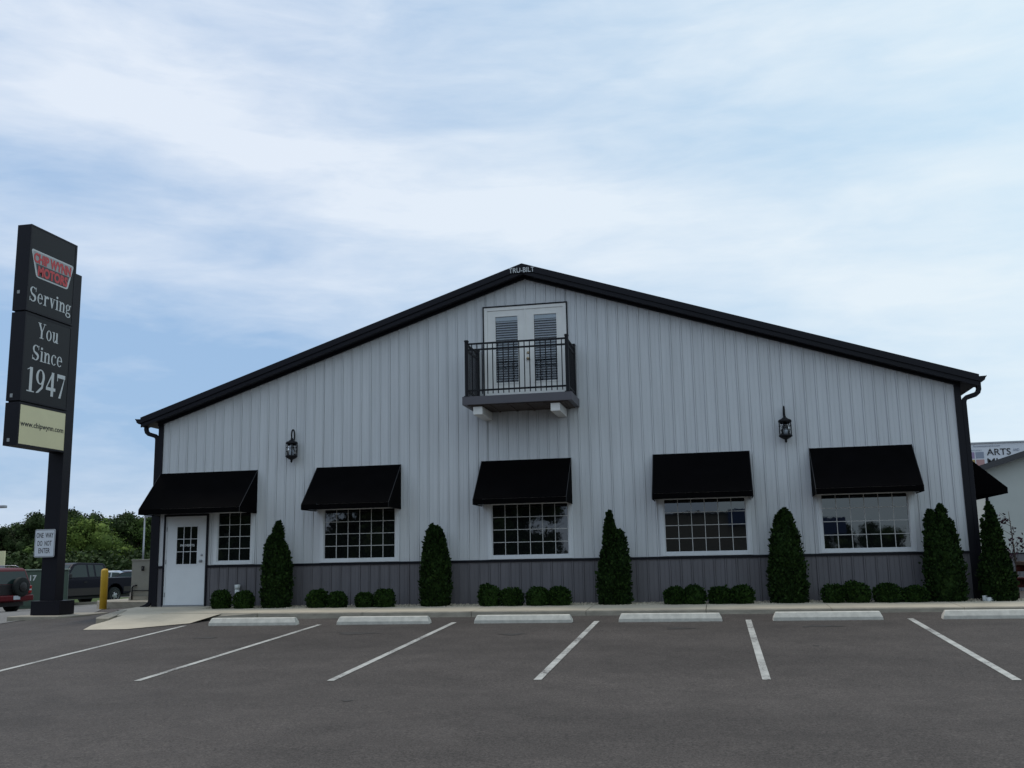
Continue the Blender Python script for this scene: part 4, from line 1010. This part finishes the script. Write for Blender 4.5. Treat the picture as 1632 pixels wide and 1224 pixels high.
def shell(parent, name, m_, prof, wf, bevel=.03, y=None):
    """side profile (x,z) extruded to both sides; half width wf(x,z)"""
    m = MB(); n = len(prof)
    vs = [(x, -wf(x, z), z) for x, z in prof]+[(x, wf(x, z), z) for x, z in prof]
    m.add(vs, [tuple(range(n))[::-1], tuple(range(n, 2*n))]+[(i, (i+1) % n, n+(i+1) % n, n+i) for i in range(n)])
    o = m.build(name, m_, parent, bevel=bevel, seg=2); return o
def side_panel(parent, name, m_, prof, wf, e=.006, th=.004):
    n = len(prof)
    for s in (-1, 1):
        m = MB(); a = [(x, s*(wf(x, z)+e), z) for x, z in prof]; b = [(x, s*(wf(x, z)+e-th-.02), z) for x, z in prof]
        f = [tuple(range(n)) if s < 0 else tuple(range(n))[::-1]]+[(i, (i+1) % n, n+(i+1) % n, n+i) for i in range(n)]
        m.add(a+b, f); m.build(name, m_, parent)
def pickup(loc, rz):
    # faces +x locally, origin under the rear axle
    t = empty('pickup_truck', (0, 0, 0))
    wf = lambda x, z: .98 if z < 1.18 else .98-(z-1.18)*.30
    # lower body with wheel arches
    def arch(cx, r, z0): return [(cx-r*math.cos(R(a)), z0+max(0, r*math.sin(R(a)))) for a in range(0, 181, 20)]
    low = [(-1.25, .52)]+arch(0, .50, .42)[0:]+[(.55, .42), (3.0, .42)]+arch(3.55, .50, .42)+[(4.1, .45), (4.45, .50), (4.50, .95), (4.42, 1.12), (3.15, 1.22), (-1.25, 1.20)]
    shell(t, 'body', 'car_navy', low, wf, .03)
    two = [(-1.22, .56), (-.52, .56), (-.52, .78), (-1.22, .78)]; side_panel(t, 'lower_panel', 'car_grey', two, wf)
    two = [(.56, .46), (2.98, .46), (2.98, .78), (.56, .78)]; side_panel(t, 'lower_panel', 'car_grey', two, wf)
    cab = [(.42, 1.19), (.50, 1.78), (.62, 1.86), (2.05, 1.90), (2.35, 1.84), (3.12, 1.20)]
    shell(t, 'cab', 'car_navy', cab, wf, .03)
    side_panel(t, 'side_window', 'car_glass', [(.62, 1.27), (.66, 1.76), (1.15, 1.79), (1.15, 1.27)], wf)
    side_panel(t, 'side_window', 'car_glass', [(1.25, 1.27), (1.25, 1.79), (1.55, 1.80), (1.55, 1.27)], wf)
    side_panel(t, 'side_window', 'car_glass', [(1.65, 1.26), (1.65, 1.80), (2.12, 1.80), (2.30, 1.74), (2.78, 1.26)], wf)
    m = MB(); m.quad((2.42, -.70, 1.80), (3.09, -.84, 1.235), (3.09, .84, 1.235), (2.42, .70, 1.80)); m.build('windscreen', 'car_glass', t)
    for v in t.children: pass
    m = MB(); m.quad((.425, -.72, 1.28), (.425, .72, 1.28), (.487, .68, 1.72), (.487, -.68, 1.72)); m.build('rear_window', 'car_glass', t)
    # bed cavity look: dark top sheet inside the rails
    m = MB(); m.box(-1.17, .36, -.86, .86, 1.2, 1.204); m.build('bed_liner', 'car_black', t)
    for y in (-1, 1):
        for x in (0, 3.55): wheel(t, x, y*.84, .385, .26, y)
        m = MB(); m.box(2.72, 2.86, *sorted((y*.99, y*1.17)), 1.22, 1.42); m.build('door_mirror', 'car_black', t, bevel=.02)
        m = MB(); m.box(1.72, 1.88, *sorted((y*.985, y*1.005)), 1.02, 1.06); m.build('door_handle', 'car_black', t)
        m = MB(); m.box(-1.275, -1.20, *sorted((y*.80, y*.985)), .82, 1.12); m.build('tail_light', 'tail', t, bevel=.01)
        m = MB(); m.box(4.38, 4.52, *sorted((y*.60, y*.95)), .80, .98); m.build('headlight', 'lamp_clear', t, bevel=.02)
        for k_ in (-1, 1): pass
    m = MB(); m.box(-1.42, -1.26, -.92, .92, .50, .68); m.build('rear_bumper', 'steel', t, bevel=.02)
    m = MB(); m.box(4.46, 4.62, -.95, .95, .42, .66); m.build('front_bumper', 'steel', t, bevel=.03)
    m = MB()
    for y in (-1, 1): m.lathe([(.47, -.02), (.47, .02)], (0, y*.972, .385+.02), 20, 'y'); m.lathe([(.47, -.02), (.47, .02)], (3.55, y*.972, .405), 20, 'y')
    m = MB(); m.box(-1.1, 4.3, -.80, .80, .30, .50); m.build('chassis', 'car_black', t)
    t.location = loc; t.rotation_euler = (0, 0, rz)
    return tag(t, 'dark blue pickup truck with grey lower panels, parked behind the yellow bollard', 'pickup truck')
def heading(dx, dy): return math.atan2(dy, dx)
pickup((-24.5, 21.0, G(-24.5, 21.0)-.02), heading(-.20, -.98))

def suv(loc, rz, paint, name, rear_spare, label, cat):
    # faces +x; origin below the centre
    t = empty(name, (0, 0, 0))
    wf = lambda x, z: .89 if z < 1.02 else .89-(z-1.02)*.26
    def arch(cx, r, z0): return [(cx-r*math.cos(R(a)), z0+max(0, r*math.sin(R(a)))) for a in range(0, 181, 20)]
    low = [(-2.12, .48), (-2.0, .42)]+arch(-1.30, .43, .40)+[(-.8, .38), (.85, .38)]+arch(1.32, .43, .40)+[(1.95, .42), (2.12, .50), (2.16, .82), (2.05, .98), (1.05, 1.08), (-2.10, 1.04)]
    shell(t, 'body', paint, low, wf, .035)
    cab = [(-2.09, 1.03), (-1.93, 1.62), (-1.80, 1.69), (-.2, 1.73), (.25, 1.66), (1.12, 1.06)]
    shell(t, 'cabin', paint, cab, wf, .05)
    side_panel(t, 'side_window', 'car_glass', [(-1.86, 1.12), (-1.74, 1.58), (-1.15, 1.60), (-1.15, 1.10)], wf)
    side_panel(t, 'side_window', 'car_glass', [(-1.05, 1.10), (-1.05, 1.61), (-.32, 1.62), (-.32, 1.10)], wf)
    side_panel(t, 'side_window', 'car_glass', [(-.22, 1.10), (-.22, 1.62), (.18, 1.58), (.80, 1.12)], wf)
    m = MB(); m.quad((.32, -.66, 1.61), (1.06, -.78, 1.10), (1.06, .78, 1.10), (.32, .66, 1.61)); m.build('windscreen', 'car_glass', t)
    m = MB(); m.add([(-2.085, -.74, 1.10), (-2.085, .74, 1.10), (-1.965, .64, 1.56), (-1.965, -.64, 1.56), (-2.06, -.74, 1.10), (-2.06, .74, 1.10), (-1.94, .64, 1.56), (-1.94, -.64, 1.56)], [(3, 2, 1, 0), (0, 1, 5, 4), (1, 2, 6, 5), (2, 3, 7, 6), (3, 0, 4, 7)]); m.build('rear_window', 'car_glass', t)
    for y in (-1, 1):
        for x in (-1.30, 1.32): wheel(t, x, y*.78, .36, .23, y)
        m = MB(); m.box(-2.135, -2.02, *sorted((y*.70, y*.885)), .74, 1.02); tl = m.build('tail_light', 'tail', t, bevel=.02)
        m = MB(); m.box(-2.142, -2.136, *sorted((y*.745, y*.85)), .84, .90); m.build('reverse_lamp', 'lamp_clear', tl)
        m = MB(); m.box(2.02, 2.16, *sorted((y*.55, y*.86)), .68, .84); m.build('headlight', 'lamp_clear', t, bevel=.02)
        m = MB(); m.box(.62, .76, *sorted((y*.9, y*1.06)), 1.08, 1.24); m.build('door_mirror', paint, t, bevel=.02)
        m = MB(); m.tube([(-1.7, y*.60, 1.715), (-1.55, y*.60, 1.775), (-.35, y*.60, 1.79), (-.2, y*.60, 1.74)], .018, 8); m.build('roof_rail', 'steel', t)
    m = MB(); m.box(-2.27, -2.12, -.86, .86, .46, .68); bp = m.build('rear_bumper', paint, t, bevel=.04)
    m = MB(); m.box(-2.285, -2.2705, -.16, .16, .52, .66); m.build('number_plate', 'plate', bp)
    m = MB(); m.box(2.12, 2.28, -.86, .86, .42, .66); m.build('front_bumper', paint, t, bevel=.04)
    m = MB(); m.box(-1.9, 1.9, -.74, .74, .26, .44); m.build('chassis', 'car_black', t)
    if rear_spare:
        m = MB(); m.lathe([(.20, .0), (.34, .0), (.37, -.04), (.37, -.16), (.34, -.20), (.16, -.19), (.001, -.175)], (-2.13, .12*0-.22, .98), 26, 'x'); sp = m.build('spare_wheel', 'tyre', t)
        m = MB(); m.lathe([(.19, 0), (.15, -.02), (.001, -.02)], (-2.335, -.22, .98), 18, 'x'); m.build('spare_cover', 'car_black', sp)
        m = MB(); m.box(-2.128, -2.09, -.70, .70, .68, 1.08); m.build('tailgate', 'car_black', t, bevel=.01)
        m = MB(); m.box(-1.3, -1.24, -.62, .62, 1.76, 1.79); m.box(-.6, -.54, -.62, .62, 1.765, 1.795); m.build('roof_rack', 'steel', t)
    t.location = loc; t.rotation_euler = (0, 0, rz)
    return tag(t, label, cat)
sx_, sy_ = -21.42, 9.0
suv((sx_, sy_, G(sx_, sy_)-.0), heading(-.995, .10), 'car_red', 'sport_utility_vehicle', True, 'dark red sport utility vehicle with a spare wheel on its tailgate, at the left edge', 'car').scale = (.9, .9, .9)

def sedan(name, paint):
    t = empty(name, (0, 0, 0)); wf = lambda x, z: .87 if z < .88 else .87-(z-.88)*.42
    def arch(cx, r, z0): return [(cx-r*math.cos(R(a)), z0+max(0, r*math.sin(R(a)))) for a in range(0, 181, 20)]
    low = [(-2.30, .45), (-1.9, .34)]+arch(-1.35, .38, .34)+[(-.9, .30), (.95, .30)]+arch(1.38, .38, .34)+[(2.05, .34), (2.28, .45), (2.30, .68), (2.1, .80), (1.0, .92), (-1.6, .97), (-2.25, .93)]
    shell(t, 'body', paint, low, wf, .05)
    shell(t, 'cabin', paint, [(-1.75, .94), (-1.05, 1.36), (-.7, 1.43), (.2, 1.42), (.5, 1.33), (1.2, .90)], wf, .05)
    side_panel(t, 'side_window', 'car_glass', [(-1.45, .99), (-.95, 1.33), (-.25, 1.36), (-.25, .98)], wf)
    side_panel(t, 'side_window', 'car_glass', [(-.17, .98), (-.17, 1.36), (.3, 1.33), (.95, .96)], wf)
    m = MB(); m.quad((.55, -.60, 1.335), (1.17, -.76, .955), (1.17, .76, .955), (.55, .60, 1.335)); m.build('windscreen', 'car_glass', t)
    m = MB(); m.quad((-1.72, .76, .985), (-1.09, .62, 1.365), (-1.09, -.62, 1.365), (-1.72, -.76, .985)); m.build('rear_window', 'car_glass', t)
    for y in (-1, 1):
        for x in (-1.35, 1.38): wheel(t, x, y*.76, .32, .2, y)
        m = MB(); m.box(-2.30, -2.18, *sorted((y*.5, y*.84)), .68, .86); m.build('tail_light', 'tail', t, bevel=.02)
        m = MB(); m.box(2.12, 2.29, *sorted((y*.5, y*.84)), .56, .70); m.build('headlight', 'lamp_clear', t, bevel=.02)
    m = MB(); m.box(-2.0, 2.0, -.7, .7, .2, .36); m.build('chassis', 'car_black', t)
    return t
CG = 'cars parked far beyond the pickup'
sedans = [sedan('parked_car', p) for p in ('car_white', 'car_silver', 'car_blue', 'car_navy')]
for o, (px, D, rz, lab) in zip(sedans, [(118, 70, 1.5, 'white car whose roof shows above the pickup hood'), (190, 80, .4, 'white and silver car just behind the pickup bed'), (206, 90, 1.2, 'blue car beside the silver one behind the pickup bed'), (228, 78, .2, 'dark car partly hidden by the beige cabinet')]):
    x, y = azpt(px, D); o.location = (x, y, G(x, y)); o.rotation_euler = (0, 0, rz); tag(o, lab, 'car', CG)
for px, D, rz, k, lab in [(180, 100, 2.6, 0, 'white car farthest back, left of the blue one'), (216, 104, .6, 1, 'silver car farthest back, near the light pole')]:
    o = copy_tree(sedans[k]); x, y = azpt(px, D); o.location = (x, y, G(x, y)); o.rotation_euler = (0, 0, rz); tag(o, lab, 'car', CG)

# far light poles and small sign on the left
def light_pole(px, D, h, label, arm=1.0, fx=1):
    x, y = azpt(px, D); z = -.8
    t = empty('light_pole', (x, y, z), label, 'light pole', 'light poles of the far lot')
    m = MB(); m.tube([(x, y, z), (x, y, z+h)], [.09, .06], 8); m.build('pole', 'steel', t)
    m = MB(); ca, sa = math.cos(YAW), -math.sin(YAW)*-1
    m.box(x+.05*fx if fx > 0 else x-arm, x+arm if fx > 0 else x-.05, y-.18, y+.18, z+h-.14, z+h+.04); m.build('lamp_head', 'steel', t, bevel=.03)
light_pole(231, 93, 6.1, 'thin grey light pole left of the building corner awning', 1.0, 1)
light_pole(-12, 75, 5.85, 'light pole whose lamp head just enters at the left edge', 1.0, 1)
x, y = azpt(3, 75); z = G(x, y)
t = empty('small_sign', (x, y, z), 'small blank cream sign on a thin post at the left edge', 'sign')
m = MB(); m.box(x-1.0, x+.5, y-.06, y+.06, 1.15, 2.1); m.build('panel', 'sign_cream', t); m = MB(); m.box(x-1.0, x+.5, y-.07, y+.07, .95, 1.149); m.build('lower_trim', 'steel', t)
m = MB(); m.tube([(x+.2, y, z), (x+.2, y, .95)], .06, 8); m.build('post', 'steel', t)

# ------------------------------------------------------------------ right side: neighbour building, billboard, table, small tree
nb = empty('white_neighbour_building', (14.9, 22, -.75), 'white metal building with grey wainscot and dark roof edge, at the right edge', 'building')
NX, NY = 14.72, 22.0; NW = 20; NE_ = 4.16; nsl = .31
m = MB(); 
def nz_(x): return NE_+min(x-NX, NW-(x-NX))*nsl
m.add([(NX, NY, .78), (NX+NW, NY, .78), (NX+NW, NY, NE_), (NX+NW/2, NY, nz_(NX+NW/2)), (NX, NY, NE_)], [(0, 1, 2, 3, 4)])
m.quad((NX, NY, .78), (NX, NY+20, .78), (NX, NY+20, NE_), (NX, NY, NE_)); m.build('wall', 'stucco', nb)
m = MB(); sheetwall(m, NX, NX+NW, lambda x: -1.2, lambda x: .76, NY-.004, pitch=.3); m.quad((NX-.003, NY, -1.2), (NX-.003, NY+20, -1.2), (NX-.003, NY+20, .779), (NX-.003, NY, .779)); m.build('wainscot', 'grey_siding', nb)
m = MB(); m.box(NX+.06, NX+NW, NY-.04, NY-.001, .755, .80); m.build('wainscot_trim', 'black_trim', nb)
m = MB(); m.box(NX-.03, NX+.10, NY-.035, NY+.1, -1.2, NE_+.02); m.build('corner_trim', 'stucco', nb)
m = MB()
for s in (0, 1):
    xs_ = [NX-.45, NX+NW/2] if s == 0 else [NX+NW/2, NX+NW+.45]
    f_ = lambda x: NE_+.22+(min(x-NX, NW-(x-NX)))*nsl
    a, b = xs_; vs = []
    for y in (NY-.5, NY+20):
        for x, dz in ((a, 0), (b, 0), (b, -.24), (a, -.24)): vs.append((x, y, f_(x)+dz))
    m.add(vs, [(3, 2, 1, 0), (4, 5, 6, 7), (0, 1, 5, 4), (2, 3, 7, 6), (0, 4, 7, 3), (1, 2, 6, 5)])
m.build('roof', 'roof_metal', nb)
m = MB(); m.prism([(NX-.47, NE_-.03), (NX-.47, NE_+.10), (NX-.62, NE_+.12), (NX-.58, NE_+.02)], 'y', NY-.5, NY+20); m.build('gutter', 'black_trim', nb)
m = MB(); m.tube([(NX-.5, NY-.35, NE_), (NX-.5, NY-.3, NE_-.15), (NX-.12, NY-.1, NE_-.42), (NX-.08, NY-.08, NE_-.6), (NX-.08, NY-.08, -.8)], .06, 8); m.build('downspout', 'black_trim', nb)

bbx = 24.6
bb_ = empty('billboard', (31.5, 70, -.8), 'white billboard reading ARTS AND MUSIC beyond the neighbouring roof', 'billboard')
m = MB(); m.box(bbx, bbx+14.4, 70, 70.3, 5.9, 10.02); m.build('panel', 'sign_white', bb_)
m = MB(); frame(m, bbx-.06, bbx+14.46, 5.84, 10.08, .12, 69.9, 70.35); m.build('frame', 'steel', bb_)
m = MB(); m.box(bbx-.3, bbx+14.7, 69.2, 70.5, 5.5, 5.75); m.build('catwalk', 'steel', bb_)
for x in (bbx+4, bbx+10.4): m = MB(); m.tube([(x, 70.2, -.8), (x, 70.2, 5.5)], .3, 12); m.build('post', 'steel', bb_)
yl = 69.985
text_mesh('lettering', 'ARTS', 'ink', bb_, (26.75, yl-.01, 8.93), (1, 0, 0), (0, 0, 1), 1.92, .56, bold=.01)
text_mesh('lettering', 'AND', 'sign_slate', bb_, (28.85, yl-.01, 9.22), (1, 0, 0), (0, 0, 1), .5, .22)
text_mesh('lettering', 'MUSIC', 'ink', bb_, (26.75, yl-.01, 8.12), (1, 0, 0), (0, 0, 1), 2.6, .56, bold=.01)
text_mesh('lettering', 'kcommusicand.com', 'sign_slate', bb_, (25.75, yl-.01, 9.66), (1, 0, 0), (0, 0, 1), 2.1, .17)
text_mesh('lettering', 'KENTUCKY', 'sign_slate', bb_, (25.3, yl-.01, 9.33), (1, 0, 0), (0, 0, 1), 1.1, .12)
for (a, b, c) in ((25.1, 8.70, 'sign_purple'), (25.85, 8.70, 'sign_slate'), (25.1, 8.05, 'sign_gold'), (25.85, 8.05, 'sign_rust')):
    m = MB(); m.box(a, a+.66, yl-.005, yl+.014, b, b+.55); m.build('emblem_square', c, bb_)

px_, py_ = 11.28, 2.1; pz = G(px_, py_)
pt = empty('picnic_table', (px_, py_, pz), 'brown wooden picnic table with reddish bench at the right edge', 'table')
m = MB()
for i in range(5): m.box(px_-.95, px_+.95, py_-.36+i*.146, py_-.36+i*.146+.14, pz+.74, pz+.82)
m.build('tabletop', 'brown_wood', pt)
for s in (-1, 1):
    m = MB(); m.box(px_-.95, px_+.95, *sorted((py_+s*.56, py_+s*.84)), pz+.43, pz+.47); m.box(px_-.95, px_+.95, *sorted((py_+s*.80, py_+s*.838)), pz+.24, pz+.4298); m.box(px_-.95, px_+.95, *sorted((py_+s*.34, py_+s*.37)), pz+.60, pz+.7398); m.build('bench', 'red_wood', pt)
    for e in (-1, 1):
        m = MB(); x = px_+e*.70
        m.add([(x-.045, py_+s*.30, pz+.739), (x+.045, py_+s*.30, pz+.739), (x+.045, py_+s*.70, pz), (x-.045, py_+s*.70, pz), (x-.045, py_+s*.20, pz+.739), (x+.045, py_+s*.20, pz+.739), (x+.045, py_+s*.58, pz), (x-.045, py_+s*.58, pz)],
              [(0, 1, 2, 3), (7, 6, 5, 4), (0, 4, 5, 1), (1, 5, 6, 2), (2, 6, 7, 3), (3, 7, 4, 0)]); m.build('leg', 'red_wood', pt)
for e in (-1, 1):
    m = MB(); x = px_+e*.63; m.box(x-.019, x+.019, py_-.79, py_+.79, pz+.33, pz+.4295); m.build('cross_beam', 'red_wood', pt)

random.seed(8)
tx_, ty_ = 11.12, 5.5; tz = G(tx_, ty_)
pt2 = empty('purple_leaf_sapling', (tx_, ty_, tz), 'thin young tree with sparse purple leaves at the right edge', 'tree')
m = MB(); m.tube([(tx_, ty_, tz-.1), (tx_+.02, ty_, tz+1.0), (tx_-.03, ty_, tz+2.2)], [.03, .02, .006], 7); tips = []
for k in range(14):
    z0 = tz+random.uniform(.9, 2.0); a = random.random()*6.28; L_ = random.uniform(.2, .45); e = Vector((tx_+math.cos(a)*L_, ty_+math.sin(a)*L_, z0+L_*random.uniform(.5, 1))); m.tube([(tx_, ty_, z0), e], [.007, .003], 5); tips.append((Vector((tx_, ty_, z0)), e))
m.build('trunk', 'bark', pt2); m = MB()
for k in range(120):
    a, b = random.choice(tips); p = a.lerp(b, random.uniform(.3, 1.1))+Vector((random.gauss(0, .04), random.gauss(0, .04), random.gauss(0, .04))); s = random.uniform(.03, .06)
    d = Vector((random.gauss(0, 1), random.gauss(0, 1), random.gauss(0, 1))).normalized(); e = d.cross(Vector((random.gauss(0, 1), random.gauss(0, 1), 1))).normalized()
    m.add([p-d*s, p+e*s*.6, p+d*s, p-e*s*.6], [(0, 1, 2, 3)])
m.build('leaves', 'leaf_purple', pt2)

# ------------------------------------------------------------------ what the windows reflect, across the street behind the camera
wb = empty('tan_showroom_building', (16, -95, -1), 'tan flat building across the street, seen reflected in the windows', 'building')
m = MB(); m.box(-9, 11, -110, -92, -1.2, 5.4); m.build('wall', 'tan_wall', wb)
m = MB(); m.box(5, 11.1, -91.98, -91.5, 4.2, 5.9); m.build('sign_band', 'blue_band', wb)
m = MB(); m.box(-9.2, 11.3, -110.2, -91.9, 5.401, 5.7); m.build('roof', 'roof_metal', wb)
RG = 'trees across the street, reflected in the windows'
for i, (x, y, k, s) in enumerate([(-14, -62, 1, 1.25), (-20, -56, 0, 1.3), (-27, -60, 1, 1.35), (-34, -52, 0, 1.3), (-42, -58, 1, 1.3), (-15, -78, 0, 1.1), (-52, -50, 0, 1.3), (17, -124, 2, .6), (20, -122, 0, .66), (24, -121, 1, .58), (27, -124, 2, .66), (31, -120, 0, .55), (35, -125, 0, .66), (40, -120, 1, .55), (-62, -46, 1, 1.3), (-72, -40, 0, 1.3)]):
    put_tree(k, x, y, -1.2, s, i*1.3, 'leafy tree across the street behind the viewer, reflected in the glass', RG)
ps_ = empty('blue_street_sign', (16.3, -96, -1), 'blue sign on a post across the street, reflected in the rightmost window', 'sign')
m = MB(); m.box(14.8, 17.8, -96.1, -95.9, 3.0, 4.9); m.build('panel', 'blue_band', ps_); m = MB(); m.tube([(16.3, -96.25, -1), (16.3, -96.25, 4.4)], .1, 8); m.build('post', 'steel', ps_)
for i, (x, y, k) in enumerate([(-6, -52, 0), (0, -50, 1), (6, -53, 2), (14, -51, 3), (20, -54, 0), (26, -52, 1)]):
    o = copy_tree(sedans[k]); o.location = (x, y, G(x, y)); o.rotation_euler = (0, 0, 1.4); tag(o, 'car parked across the street behind the viewer, reflected in the glass', 'car', 'cars across the street, reflected in the windows')
